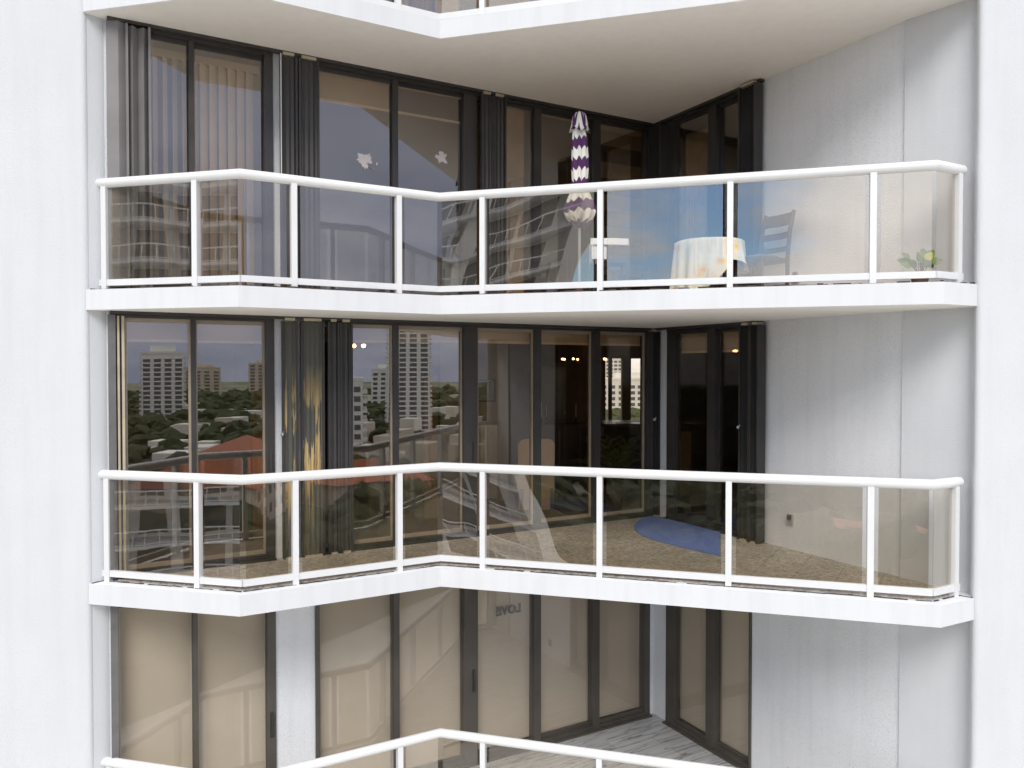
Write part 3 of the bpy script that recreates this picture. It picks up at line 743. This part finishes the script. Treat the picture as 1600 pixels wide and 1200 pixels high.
ch = thing('plastic_chair', 'low white plastic armchair with dark legs beside the umbrella', 'chair', (1.06, 9.05, F1))
m = MB(); m.prism([(-0.185, -0.24), (-0.02, -0.235), (-0.04, 0.2), (-0.17, 0.2)], 0.43, 0.63); m.build('arm_panel', 'plastic', ch, bevel=0.012)
m = MB(); m.prism([(-0.20, -0.255), (0.06, -0.26), (0.22, -0.22), (0.235, -0.17), (0.05, -0.19), (-0.19, -0.19)], 0.585, 0.655); m.build('armrest', 'plastic', ch, bevel=0.015)
m = MB(); m.box(-0.02, 0.22, -0.18, 0.2, 0.40, 0.435); m.build('seat', 'shade_dark', ch, bevel=0.01)
for x, y in ((-0.16, -0.2), (-0.16, 0.18), (0.2, -0.16), (0.2, 0.18)): MB().tube([(x, y, 0), (x, y, 0.44)], 0.012).build('leg', 'shutter', ch)

tb = thing('balcony_table', 'small round table under the floral cloth on the upper balcony', 'table', (2.24, 9.1, F1)); tb.scale = (1, 1, 0.90)
MB().lathe([(0.37, 0.695), (0.375, 0.70), (0.375, 0.72), (0.37, 0.725)], seg=32).build('tabletop', 'wood_dark', tb)
for k in range(4):
    a = R(45 + 90 * k); MB().bar((0.27 * math.cos(a), 0.27 * math.sin(a), 0), (0.24 * math.cos(a), 0.24 * math.sin(a), 0.70), 0.045).build('leg', 'wood_dark', tb)
m = MB(); k = 120; rows = 14
def drop(a):          # hem height around the cloth, camera side is -90 degrees
    d = 0.50 + 0.16 * math.cos(a - R(205)) - 0.26 * math.exp(-((math.degrees(a) - 298) / 22) ** 2) + 0.03 * math.sin(5 * a)
    return min(0.69, d)
ctr = m.bm.verts.new((0, 0, 0.732)); prev = None
for j in range(rows + 1):
    ring = []
    for i in range(k):
        a = 2 * math.pi * i / k
        if j == 0: r_, z_ = 0.37, 0.7325
        else:
            f = (j - 1) / (rows - 1); fold = (math.sin(13 * a) * 0.5 + math.sin(8 * a + 1.3) * 0.5) * (0.010 + 0.048 * f)
            r_ = 0.384 + fold + 0.03 * f; z_ = 0.727 - 0.006 - drop(a) * f
        ring.append(m.bm.verts.new((r_ * math.cos(a), r_ * math.sin(a), z_)))
    for i in range(k):
        if prev is None: m.face([ctr, ring[i], ring[(i + 1) % k]])
        else: m.face([prev[i], ring[i], ring[(i + 1) % k], prev[(i + 1) % k]])
    prev = ring
cl = tag(m.build('tablecloth', 'floral', None, smooth=True, loc=(2.24, 9.1, F1)), 'cream tablecloth with orange flowers draped over the balcony table', 'tablecloth'); cl.scale = (1, 1, 0.90)

def ladder_chair(label, loc, rot, mats=('wood_dark', 'cushion'), group=None):
    c = thing('ladder_back_chair', label, 'chair', loc, rot, group)    # faces local -y
    for x in (-0.2, 0.2):
        MB().tube([(x, 0.20, 0), (x, 0.20, 0.45), (x, 0.235, 0.75), (x, 0.30, 0.985)], 0.022, 8).build('back_leg', mats[0], c, smooth='auto')
        MB().bar((x * 0.95, -0.2, 0), (x * 0.95, -0.2, 0.43), 0.04).build('front_leg', mats[0], c)
    m = MB(); m.box(-0.215, 0.215, -0.225, 0.215, 0.40, 0.445); m.build('seat_frame', mats[0], c, bevel=0.006)
    m = MB(); m.ball((0, -0.01, 0.452), 0.2, 20, 8, (1, 1, 0.22)); m.build('cushion', mats[1], c, smooth=True)
    for z, h, y in ((0.56, 0.06, 0.21), (0.715, 0.075, 0.232), (0.90, 0.14, 0.272)):
        m = MB(); n = 8; pr = None
        for i in range(n + 1):
            x = -0.19 + 0.38 * i / n; yy = y + 0.03 * (1 - (2 * i / n - 1) ** 2)
            q = [m.bm.verts.new((x, yy + s * 0.009 + dz * 0.28 * h / 2, z + dz * h / 2)) for s, dz in ((-1, -1), (1, -1), (1, 1), (-1, 1))]
            if pr:
                for e in range(4): m.face([pr[e], q[e], q[(e + 1) % 4], pr[(e + 1) % 4]])
            else: m.face(q)
            pr = q
        m.face(pr); m.build('back_slat', mats[0], c)
    MB().bar((-0.19, -0.2, 0.2), (-0.19, 0.2, 0.2), 0.025).bar((0.19, -0.2, 0.2), (0.19, 0.2, 0.2), 0.025).build('stretcher', mats[0], c)
    return c
ladder_chair('dark wooden ladder back chair with blue cushion beside the floral table', (2.775, 8.95, F1), R(-60))

pl = thing('potted_plant', 'small potted plant with round leaves in the upper railing corner', 'plant', (3.79, 7.45, F1)); pl.scale = (0.92, 0.92, 0.92)
MB().lathe([(0.07, 0), (0.09, 0.10), (0.095, 0.13), (0.085, 0.13), (0.08, 0.11)], seg=20).build('pot', 'pot', pl, smooth='auto')
st = MB(); lf = MB(); r = random.Random(21)
def leaf(mb, p, dirv, L, W, mi=0):
    mb.mi = mi; dirv = Vector(dirv).normalized(); side = dirv.cross(Vector((0.2, -1, 0.5))).normalized(); up = side.cross(dirv)
    p = Vector(p); cols = []
    for k in range(6):
        f = k / 5; w = W * math.sin(math.pi * (0.06 + 0.92 * f) ** 0.85); c = p + dirv * L * f - up * 0.25 * L * f * f
        cols.append([mb.bm.verts.new(c - side * w), mb.bm.verts.new(c + up * 0.004 - up * 0.12 * w), mb.bm.verts.new(c + side * w)])
    for a, b in zip(cols, cols[1:]):
        for e in range(2): mb.face([a[e], a[e + 1], b[e + 1], b[e]])
for i, (dx, dz, yel) in enumerate([(-0.17, 0.17, 0), (-0.12, 0.22, 0), (-0.14, 0.12, 0), (-0.05, 0.19, 0), (-0.02, 0.16, 0), (0.05, 0.14, 1), (0.04, 0.20, 1), (0.07, 0.27, 0), (0.10, 0.24, 0), (0.13, 0.16, 0), (0.03, 0.10, 1), (-0.08, 0.15, 0), (0.0, 0.11, 0), (-0.10, 0.17, 0), (0.06, 0.17, 0), (0.02, 0.22, 0), (0.09, 0.12, 0), (-0.04, 0.12, 0)]):
    b = Vector((dx * 0.2, r.uniform(-0.03, 0.03), 0.12)); e = Vector((dx * 0.75, r.uniform(-0.05, 0.05), 0.10 + dz * 0.75))
    st.tube([b, (b + e) / 2 + Vector((0, 0, 0.02)), e], 0.004, 5)
    leaf(lf, e, (dx * 1.2 + r.uniform(-0.05, 0.05), r.uniform(-0.12, 0.06), dz * 0.5), 0.10, 0.043, yel)
st.build('stem', 'bark', pl); lf.build('foliage', ['leaf', 'leaf_y'], pl, smooth=True)

# ------------------------------------------------------------------ things on the middle balcony and in the middle apartment
rug = [SIDE.p(0.22, 0.10), SIDE.p(1.36, 0.06), (2.62, 10.02), (2.30, 8.80), (2.02, 9.16), (1.74, 9.58), (1.62, 9.85), (1.58, 10.15), (1.60, 10.45), (1.68, 10.75), (1.80, 11.0), (1.95, 11.2)]
tag(MB().prism(rug, 0.015, 0.030).build('rug', 'rug', None), 'blue mat with a rounded end on the middle balcony floor', 'rug')

hd = thing('chandelier', 'ring chandelier of small lit bulbs in the middle apartment', 'chandelier', (1.35, 15.0, CEIL))
MB().tube([(0, 0, 0), (0, 0, -0.42)], 0.01).build('stem', 'shutter', hd)
rg = MB()
for k in range(8):
    a = R(45 * k + 12); rg.tube([(0, 0, -0.42), (0.3 * math.cos(a), 0.3 * math.sin(a), -0.46), (0.42 * math.cos(a), 0.42 * math.sin(a), -0.42)], 0.008, 6)
rg.build('arms', 'shutter', hd)
for k in range(8):
    a = R(45 * k + 12); MB().ball((0.42 * math.cos(a), 0.42 * math.sin(a), -0.385), 0.017, 8, 6).build('bulb', 'bulb', hd, smooth=True)
wl = thing('wall_lamp', 'pair of glowing bulbs high up behind the towers reflection', 'lamp', (-2.22, 11.6, 2.46))
MB().tube([(-0.12, 0, 0), (0.12, 0, 0)], 0.012).build('bracket', 'shutter', wl)
for x in (-0.07, 0.07): MB().ball((x, 0, -0.04), 0.026, 10, 6, (1.2, 1, 1)).build('bulb', 'bulb', wl, smooth=True)

ac = thing('armchair', 'tan upholstered chair with rounded high back just inside the middle door', 'armchair', (0.36, 11.55, 0.012), R(8))
m = MB(); prof_ = [(-0.25, 0.03), (0.25, 0.03)] + [(0.17 + 0.10 * math.cos(R(q)), 0.95 + 0.11 * math.sin(R(q))) for q in range(0, 91, 15)] + [(-0.17 + 0.10 * math.cos(R(q)), 0.95 + 0.11 * math.sin(R(q))) for q in range(90, 181, 15)]
ra = [m.bm.verts.new((x, -0.05 + 1.1 * x * x, z)) for x, z in prof_]; rb = [m.bm.verts.new((x, 0.05 + 1.1 * x * x, z)) for x, z in prof_]
m.face(ra); m.face(rb[::-1])
for i in range(len(ra)): m.face([ra[i], rb[i], rb[(i + 1) % len(ra)], ra[(i + 1) % len(ra)]])
m.build('backrest', 'tan_up', ac, bevel=0.02, smooth='auto')
m = MB(); m.box(-0.27, 0.27, 0.05, 0.55, 0.30, 0.46); m.build('seat', 'tan_up', ac, bevel=0.03)
for x in (-0.22, 0.22):
    for y in (0.0, 0.5): MB().bar((x, y, 0), (x, y, 0.34), 0.04).build('leg', 'wood_dark', ac)

dt = thing('bar_counter', 'dark high counter by the far window of the middle apartment', 'counter', (2.30, 16.1, 0.012))
MB().box(-0.50, 0.45, -0.5, 0.75, 0.96, 1.0).build('countertop', 'wood_dark', dt, bevel=0.005)
MB().box(-0.45, 0.40, -0.45, 0.70, 0.0, 0.96).build('body', 'wood_dark', dt)
tag(MB().prism([(-0.14, -0.16), (0.14, -0.18), (0.15, 0.15), (-0.14, 0.16)], 0, 0.004).build('paper_sheet', 'paper', None, loc=(2.20, 15.85, 1.016)), 'white sheet lying near the front of the high counter', 'paper', 'white sheets on the high counter')
tag(MB().prism([(-0.16, -0.12), (0.12, -0.16), (0.15, 0.16), (-0.15, 0.13)], 0, 0.004).build('paper_sheet', 'paper', None, loc=(2.52, 16.5, 1.016)), 'white sheet farther back on the high counter', 'paper', 'white sheets on the high counter')
dc = ladder_chair('dark dining chair nearest the high counter', (2.25, 15.1, 0.012), R(0), ('wood_dark', 'wood_dark'), 'dark dining chairs')
dc2 = copy_tree(dc); dc2.location = (1.55, 14.6, 0.012); dc2['label'] = 'dark dining chair left of the one at the high counter'
cb = thing('sideboard', 'dark tall sideboard against the back of the middle apartment', 'cabinet', (1.05, 16.4, 0.012))
m = MB(); m.box(-0.6, 0.55, -0.25, 0.3, 0.05, 0.95); m.build('body', 'wood_dark', cb, bevel=0.01)
m = MB(); m.box(-0.55, 0.1, 0.1, 0.3, 0.952, 2.15); m.build('mirror_back', 'wood_dark', cb)
m = MB(); m.box(-0.48, 0.03, 0.09, 0.098, 1.05, 2.08); m.build('mirror', 'win_dark', cb)
for i, (x, h) in enumerate(((-0.45, 0.42), (-0.35, 0.36), (0.25, 0.40))):
    cs = thing('candlestick', ('tall pale candle on the far left of the sideboard', 'shorter pale candle second on the sideboard', 'pale candle alone on the right of the sideboard')[i], 'candle', (1.05 + x, 16.25, 0.963))
    MB().lathe([(0.04, 0), (0.015, 0.02), (0.012, 0.12), (0.02, 0.14)], seg=10).build('holder', 'shutter', cs); MB().lathe([(0.011, 0.14), (0.011, h), (0.003, h + 0.03)], seg=8).build('candle', 'paper', cs)

pp = thing('potted_palm', 'dark potted palm just inside the middle door at the inner corner', 'plant', (1.50, 11.85, 0.012))
MB().lathe([(0.13, 0), (0.17, 0.28), (0.18, 0.34), (0.16, 0.34), (0.15, 0.30)], seg=20).build('pot', 'pot', pp, smooth='auto')
lf = MB(); st = MB(); r = random.Random(4)
for k in range(15):
    a = r.uniform(0, 2 * math.pi); h = r.uniform(0.5, 1.0); out = r.uniform(0.15, 0.5)
    pts = [Vector((math.cos(a) * out * f ** 1.7, math.sin(a) * out * f ** 1.7, 0.3 + h * f - 0.25 * out * f ** 3)) for f in [i / 7 for i in range(8)]]
    st.tube(pts, 0.007, 5, 0.003)
    for i in range(3, 8):
        for s in (-1, 1):
            d = (pts[i] - pts[i - 1]).normalized(); sd = Vector((-math.sin(a), math.cos(a), 0)) * s
            leaf(lf, pts[i], d * 0.7 + sd * 0.8 + Vector((0, 0, -0.15)), 0.22, 0.014)
st.build('stem', 'palm', pp); lf.build('fronds', 'palm', pp)

pic = thing('framed_picture', 'small faded print hanging on the pale wall stub inside', 'picture', (-0.42, 12.57, 1.60))
MB().box(-0.14, 0.16, 0.0, 0.025, -0.03, 0.32).build('frame', 'track', pic); MB().box(-0.12, 0.14, -0.004, -0.001, -0.01, 0.30).build('print', 'art', pic)
mr = thing('leaning_mirror', 'brown framed mirror leaning on the pale wall stub', 'mirror', (-0.36, 12.45, 0.014))
MB().box(-0.18, -0.13, 0, 0.04, 0, 1.25).box(0.13, 0.18, 0, 0.04, 0, 1.25).box(-0.13, 0.13, 0, 0.04, 1.2, 1.25).box(-0.13, 0.13, 0, 0.04, 0, 0.05).build('frame', 'frame_tan', mr)
MB().box(-0.13, 0.13, 0.012, 0.02, 0.05, 1.2).build('mirror_glass', 'steel', mr)
for i, (x, y, lb) in enumerate(((-3.05, 9.7, 'amber wooden screen leaf standing behind the narrow middle door'), (-1.12, 11.0, 'amber wooden screen leaf standing behind the wide middle door'))):
    s = thing('screen_leaf', lb, 'screen', (x, y, 0.012), BACK.ang, 'amber wooden screens inside the middle apartment')
    MB().box(-0.10, 0.10, -0.015, 0.015, 0.02, 1.95 if i == 0 else 1.98).build('panel', 'wood_amber', s); MB().box(-0.12, -0.10, -0.02, 0.02, 0, 1.98).box(0.10, 0.12, -0.02, 0.02, 0, 1.98).build('stile', 'wood_dark', s)

# ------------------------------------------------------------------ surroundings (seen in the glass and through the far window)
m = MB(); m.prism([(-1500, -1500), (1500, -1500), (1500, 1500), (-1500, 1500)], GROUND - 1, GROUND); tag(m.build('ground', 'ground'), kind='structure')
m = MB(); m.prism([(-60, -46), (86, -46), (86, 7), (-60, 7)], GROUND + 0.004, GROUND + 0.15); tag(m.build('pool_terrace', 'deck'), kind='structure')  # pale deck enlarged and brightened to bounce light up onto the soffits
m = MB(); m.prism([(150, -260), (330, -150), (322, -138), (142, -248)], GROUND + 0.004, GROUND + 0.05); tag(m.build('road', 'asphalt'), kind='structure')
m = MB(); m.prism([(235, -210), (300, -170), (275, -130), (210, -165)], GROUND + 0.06, GROUND + 0.12); tag(m.build('parking_lot', 'deck'), kind='structure')
m = MB(); m.prism([(-60, 40), (120, 40), (120, 110), (-60, 110)], GROUND + 0.004, GROUND + 0.05); tag(m.build('lawn', 'lawn'), kind='structure')

def tower(name, label, x, y, rot, w, d, top, m, floors_h=3.0, bays=6, crown=None, cat='tower', balc=True, stacks=False):
    root = thing(name, label, cat, (x, y, GROUND), rot); h = top - GROUND
    MB().box(-w / 2, w / 2, -d / 2, d / 2, 0, h).build('wall', m, root)
    wn = MB(); bl = MB(); z = 2.0
    if stacks:
        for k in range(bays):
            cx = -w / 2 + w * (k + 0.5) / bays; ww = w / bays * (0.36 if k % 2 else 0.20)
            for s in (-1, 1): wn.box(cx - ww, cx + ww, s * d / 2 - 0.1, s * d / 2 + 0.08, 1, h - 2.5)
        for k in range(4):
            cy = -d / 2 + d * (k + 0.5) / 4
            for s in (-1, 1): wn.box(s * w / 2 - 0.1, s * w / 2 + 0.08, cy - d * 0.08, cy + d * 0.08, 1, h - 2.5)
        zz = 1.0
        while zz < h - 2:
            for k in range(bays):
                cx = -w / 2 + w * (k + 0.5) / bays; ww = w / bays * (0.40 if k % 2 else 0.22); o = 1.0 if k % 2 else 0.25
                for s in (-1, 1): bl.box(cx - ww, cx + ww, d / 2 if s > 0 else -d / 2 - o, d / 2 + o if s > 0 else -d / 2, zz, zz + (0.85 if k % 2 else 0.6) * floors_h / 2.1)
            for k in range(4):
                cy = -d / 2 + d * (k + 0.5) / 4
                for s in (-1, 1): bl.box(w / 2 if s > 0 else -w / 2 - 0.25, w / 2 + 0.25 if s > 0 else -w / 2, cy - d * 0.09, cy + d * 0.09, zz, zz + 0.6)
            zz += floors_h
        z = h
    while z < h - 2.2:
        for k in range(bays):
            cx = -w / 2 + w * (k + 0.5) / bays; ww = w / bays * (0.32 if k % 3 else 0.40)
            for s in (-1, 1): wn.box(cx - ww, cx + ww, s * d / 2 - 0.1, s * d / 2 + 0.08, z, z + 1.7)
        for k in range(4):
            cy = -d / 2 + d * (k + 0.5) / 4
            for s in (-1, 1): wn.box(s * w / 2 - 0.1, s * w / 2 + 0.08, cy - d * 0.07, cy + d * 0.07, z, z + 1.7)
        if balc:
            for k in range(0, bays, 3):
                cx = -w / 2 + w * (k + 0.5) / bays
                for s in (-1, 1): bl.box(cx - w / bays * 0.46, cx + w / bays * 0.46, s * d / 2 if s > 0 else -d / 2 - 1.4, d / 2 + 1.4 if s > 0 else -d / 2, z - 0.5, z + 0.5)
        z += floors_h
    tag(wn.build('window', 'win_dark', root), kind='stuff')
    if balc: tag(bl.build('balcony', m, root), kind='stuff')
    c = MB(); c.box(-w * 0.28, w * 0.22, -d * 0.3, d * 0.3, h, h + 3.2); c.box(-w / 2 - 0.2, w / 2 + 0.2, -d / 2 - 0.2, d / 2 + 0.2, h - 0.6, h + 0.5); c.build('roof', m, root)
    return root
tower('tower_block', 'tall white tower block reflected in the wide middle door', 277, -203, R(-37), 20, 18, 30, 'tower_white', bays=9, stacks=True, floors_h=2.1)
tower('tower_block', 'white balconied tower block reflected in the narrow middle door', 233, -312, R(-53), 21, 18, 9.5, 'tower_white', bays=9, stacks=True, floors_h=2.1)
tower('tower_block', 'slim tan tower beside the tall white one', 262, -235, R(-40), 9, 12, 6, 'tower_tan', bays=3, balc=False)
tower('tower_block', 'cream tower at the pier edge of the narrow door reflection', 222, -338, R(-55), 10, 10, 12, 'tower_tan', bays=3, balc=False)
tower('apartment_block', 'long low white block under the tall tower', 192, -166, R(-41), 30, 14, -1, 'tower_white', bays=9, cat='building')
tower('apartment_block', 'distant tan slab on the horizon', 545, -578, R(-44), 80, 30, 7, 'tower_tan', bays=24, cat='building', balc=False)
tower('apartment_block', 'distant tan terrace on the horizon', 505, -622, R(-50), 70, 30, 3, 'tower_tan', bays=20, cat='building', balc=False)
tower('apartment_block', 'grey white blocks beyond the tall tower', 420, -330, R(-38), 60, 20, 2, 'tower_white', bays=12, cat='building', balc=False)
tower('apartment_block', 'white block seen through the far window', 66, 420, 0, 44, 20, -3.0, 'tower_white', bays=9, cat='building', balc=False)
tower('tower_block', 'pale tower seen through the far window', 80, 650, 0, 16, 16, 10, 'tower_white', bays=5, balc=False)

def house(label, x, y, rot, w, d, eave, ridge):
    root = thing('red_roof_house', label, 'house', (x, y, GROUND), rot, 'houses with clay tile roofs')
    he, hr = eave - GROUND, ridge - GROUND
    MB().box(-w / 2, w / 2, -d / 2, d / 2, 0, he).build('wall', 'house_wall', root)
    m = MB(); o = 0.8; v = [m.bm.verts.new(p) for p in ((-w / 2 - o, -d / 2 - o, he), (w / 2 + o, -d / 2 - o, he), (w / 2 + o, d / 2 + o, he), (-w / 2 - o, d / 2 + o, he), (-w / 2 + d / 2, 0, hr), (w / 2 - d / 2, 0, hr))]
    for f in ((0, 1, 5, 4), (1, 2, 5), (2, 3, 4, 5), (3, 0, 4), (3, 2, 1, 0)): m.face([v[i] for i in f])
    m.build('roof', 'roof', root)
    w_ = MB()
    for k in range(int(w / 4)):
        for z in (1.2, 4.2, 7.2, 10.2):
            if z + 1.5 < he:
                for s in (-1, 1): w_.box(-w / 2 + 4 * k + 1.2, -w / 2 + 4 * k + 2.8, s * d / 2 - 0.1, s * d / 2 + 0.06, z, z + 1.5)
    w_.build('window', 'win_dark', root)
house('large red roofed house nearest the tower in the narrow door reflection', 88, -98, R(-35), 44, 18, -15.5, -10.5)
house('long red roofed house beside the large one', 70, -118, R(-52), 40, 16, -17, -12)
house('small red roofed house in the wide door reflection', 112, -88, R(20), 20, 14, -19, -15.5)
house('small red roofed house by the car park', 210, -180, R(-30), 18, 12, -21, -18)
house('red roofed house in front of the reflected wing', -75, -60, R(30), 26, 14, -20, -16)
house('low red roofed house below the railing reflection', -16, -120, R(10), 22, 9, -23.5, -21.6)

# the other wing of the tower complex, mirrored in the railing glass
wg = thing('apartment_wing', 'neighbouring white apartment wing with balconies mirrored in the railing glass', 'building', (-39.5, -34, GROUND), R(136))
wm = MB(); wm.box(-15.5, 16, 0, 14, 0, 56)
wm.build('wall', 'wing_wall', wg)
ws = MB()
for x in (-15.5, -6.2, 2.2, 14.4): ws.box(x, x + 1.4, -2.2, 0.02, 0, 57)
ws.build('pier', 'wing_wall', wg)
glz = MB()
nfl = 19
for k in range(nfl):
    z = GROUND + 28 - 28 + k * H + (28 - 9 * H - 0) % H
    for x0, x1 in ((-12.6, -9.8), (-9.4, -6.3), (-4.4, -2.0), (-1.4, 2.0), (4.0, 6.4), (7.0, 10.2), (11.0, 13.0)): glz.box(x0, x1, -0.06, 0.03, k * H + 0.9, k * H + 3.1)
tag(glz.build('window', 'win_dark', wg), kind='stuff')
ZZ = [(-15.5, -1.8), (-10.8, -3.4), (-7.6, -2.2), (-3.4, -3.9), (0.6, -2.2), (4.0, -3.8), (8.4, -2.2), (12.0, -3.4), (15.4, -2.4)]
for k in range(nfl + 1):
    zz = 0.6 + k * H
    s = MB().prism(ZZ + [(15.4, 0), (-15.5, 0)], zz - 0.22, zz).build('balcony', 'edge', wg)
    rl = MB()
    for a, b in zip(ZZ, ZZ[1:]):
        A = Vector((a[0], a[1] + 0.12, zz)); Bv = Vector((b[0], b[1] + 0.12, zz)); up = Vector((0, 0, 1.05))
        rl.bar(A + up, Bv + up, 0.10); rl.bar(A + Vector((0, 0, 0.1)), Bv + Vector((0, 0, 0.1)), 0.06)
        for i in range(4): p = A + (Bv - A) * i / 4; rl.bar(p, p + up, 0.065)
    rl.build('railing', 'white', s)

hm = MB(); r = random.Random(5)
for k in range(130):
    a = R(r.uniform(-64, -28)); d = r.uniform(190, 620); x, y = d * math.cos(a), d * math.sin(a); w, q, hh = r.uniform(2.5, 5.5), r.uniform(2.5, 4.5), r.uniform(7, 11)
    hm.mi = k % 3; ca, sa = math.cos(a + 0.4), math.sin(a + 0.4)
    hm.prism([(x + ca * i * w - sa * j * q, y + sa * i * w + ca * j * q) for i, j in ((-1, -1), (1, -1), (1, 1), (-1, 1))], GROUND, GROUND + hh)
tag(hm.build('distant_houses', ['tower_white', 'house_wall', 'deck']), 'far off pale houses scattered among the trees', 'houses', kind='stuff')
# woodland: clumpy crowns scattered over the plain, one mass
cm = MB(); r = random.Random(99)
ico = bmesh.new(); bmesh.ops.create_icosphere(ico, subdivisions=2, radius=1); base_v = [v.co.copy() for v in ico.verts]; base_f = [[v.index for v in f.verts] for f in ico.faces]; ico.free()
verts = []; faces = []
def blocked(x, y):
    if -62 < x < 88 and -48 < y < 20: return True
    if math.hypot(x + 42, y + 38) < 22: return True
    for cx, cy, rad in ((88, -98, 22), (70, -118, 18), (112, -88, 12), (210, -180, 12), (277, -203, 14), (233, -312, 16), (192, -166, 14), (256, -168, 26), (-75, -60, 14), (-17, -120, 15)):
        if math.hypot(x - cx, y - cy) < rad: return True
    return -60 < x < 120 and 38 < y < 105
cnt = 0
while cnt < 9000:
    a = R(r.uniform(-175, -5)) if r.random() < 0.86 else R(r.uniform(66, 100)); d = 30 + 800 * r.random() ** 1.5
    x, y = d * math.cos(a), d * math.sin(a)
    if blocked(x, y): continue
    if math.sin(x * 0.021 + 1) * math.cos(y * 0.027) > 0.62: continue
    s = r.uniform(1.3, 3.4) * (1 + d / 500); hh = r.uniform(3, 9)
    n0 = len(verts); ph = r.uniform(0, 9)
    for v in base_v:
        k = 1 + 0.22 * math.sin(v.x * 5 + ph) * math.cos(v.y * 6 + ph) + r.uniform(-0.28, 0.22)
        verts.append((x + v.x * s * k, y + v.y * s * k, GROUND + hh + v.z * s * 0.72 * k))
    faces += [[i + n0 for i in f] for f in base_f]; cnt += 1
me = bpy.data.meshes.new('woodland'); me.from_pydata(verts, [], faces); me.materials.append(M['canopy'])
wd = bpy.data.objects.new('woodland', me); COL.objects.link(wd); tag(wd, 'dark green tree canopy covering the plain around the towers', 'woodland', kind='stuff')

# ------------------------------------------------------------------ sky and light
SUN_EL, SUN_AZ = 42.0, 184.0        # azimuth clockwise from +Y
world = bpy.data.worlds.new('World'); scene.world = world; world.use_nodes = True
nt = world.node_tree; bg = nt.nodes['Background']
sky = nt.nodes.new('ShaderNodeTexSky'); sky.sky_type = 'NISHITA'; sky.sun_disc = False
sky.sun_elevation = R(SUN_EL); sky.sun_rotation = R(SUN_AZ); sky.air_density = 1.0; sky.dust_density = 0.1; sky.ozone_density = 6.0
tc = nt.nodes.new('ShaderNodeTexCoord'); sp = nt.nodes.new('ShaderNodeSeparateXYZ'); nt.links.new(tc.outputs['Generated'], sp.inputs[0])
den = N(nt, 'ShaderNodeMath', operation='ADD'); den.inputs[1].default_value = 0.22
mxz = N(nt, 'ShaderNodeMath', operation='MAXIMUM'); mxz.inputs[1].default_value = 0.0; nt.links.new(sp.outputs['Z'], mxz.inputs[0]); nt.links.new(mxz.outputs[0], den.inputs[0])
cv = nt.nodes.new('ShaderNodeCombineXYZ')
for i, ax in enumerate('XY'):
    dv = N(nt, 'ShaderNodeMath', operation='DIVIDE'); nt.links.new(sp.outputs[ax], dv.inputs[0]); nt.links.new(den.outputs[0], dv.inputs[1]); nt.links.new(dv.outputs[0], cv.inputs[i])
nz = N(nt, 'ShaderNodeTexNoise', Scale=1.1, Detail=7, Roughness=0.58); nt.links.new(cv.outputs[0], nz.inputs['Vector'])
def dot(v):
    d = nt.nodes.new('ShaderNodeVectorMath'); d.operation = 'DOT_PRODUCT'; d.inputs[1].default_value = v; nt.links.new(tc.outputs['Generated'], d.inputs[0]); return d.outputs['Value']
def mrange(v, a, b, c=0.0, e=1.0):
    m = nt.nodes.new('ShaderNodeMapRange'); m.interpolation_type = 'SMOOTHSTEP'
    for k, x in zip(('From Min', 'From Max', 'To Min', 'To Max'), (a, b, c, e)): m.inputs[k].default_value = x
    nt.links.new(v, m.inputs['Value']); return m.outputs[0]
clear = mrange(dot((-0.47, -0.865, 0.17)), 0.945, 0.988)          # a blue break in the cloud, over the left shoulder
storm = mrange(dot((0.72, -0.69, 0.05)), 0.72, 0.95)           # a dark rain cloud over the right shoulder
thr = N(nt, 'ShaderNodeMath', operation='MULTIPLY_ADD'); thr.inputs[1].default_value = -0.255; thr.inputs[2].default_value = 0.27
nt.links.new(clear, thr.inputs[0])
sm = N(nt, 'ShaderNodeMath', operation='ADD'); nt.links.new(nz.outputs['Fac'], sm.inputs[0]); nt.links.new(thr.outputs[0], sm.inputs[1])
cover = mrange(sm.outputs[0], 0.44, 0.64)
n2 = N(nt, 'ShaderNodeTexNoise', Scale=1.7, Detail=5, Roughness=0.55); nt.links.new(cv.outputs[0], n2.inputs['Vector'])
ccol = ramp(nt, n2.outputs['Fac'], [(0.3, (0.48, 0.50, 0.57)), (0.7, (0.93, 0.93, 0.94))])
scol = ramp(nt, n2.outputs['Fac'], [(0.3, (0.22, 0.25, 0.35)), (0.7, (0.36, 0.385, 0.48))])
cl_ = mixc(nt, storm, ccol, scol)
sc_ = nt.nodes.new('ShaderNodeVectorMath'); sc_.operation = 'SCALE'; sc_.inputs['Scale'].default_value = 9.2; nt.links.new(cl_, sc_.inputs[0])
nt.links.new(mixc(nt, cover, sky.outputs[0], sc_.outputs[0]), bg.inputs['Color'])
bg.inputs['Strength'].default_value = 0.125
sd = bpy.data.lights.new('sun', 'SUN'); sd.energy = 1.25; sd.angle = R(28); sd.color = (1.0, 0.96, 0.90)
so = bpy.data.objects.new('sun', sd); COL.objects.link(so)
az, el = R(SUN_AZ), R(SUN_EL)
dirv = Vector((math.sin(az) * math.cos(el), math.cos(az) * math.cos(el), math.sin(el)))
so.rotation_euler = dirv.to_track_quat('Z', 'Y').to_euler(); so.location = dirv * 100

cam = bpy.data.cameras.new('camera'); cam.sensor_width = 36; cam.lens = 28.125; cam.clip_end = 4000; cam.clip_start = 0.05
co = bpy.data.objects.new('camera', cam); COL.objects.link(co); co.location = (0, 0, 2.086); co.rotation_euler = (R(90 - 1.08), 0, 0)
scene.camera = co
vs = scene.view_settings; vs.view_transform = 'Standard'; vs.look = 'None'; vs.exposure = 0.82; vs.gamma = 1
scene.cycles.use_denoising = True
scene.cycles.max_bounces = 12; scene.cycles.transparent_max_bounces = 32; scene.cycles.glossy_bounces = 6; scene.cycles.diffuse_bounces = 8
scene.cycles.sample_clamp_indirect = 8
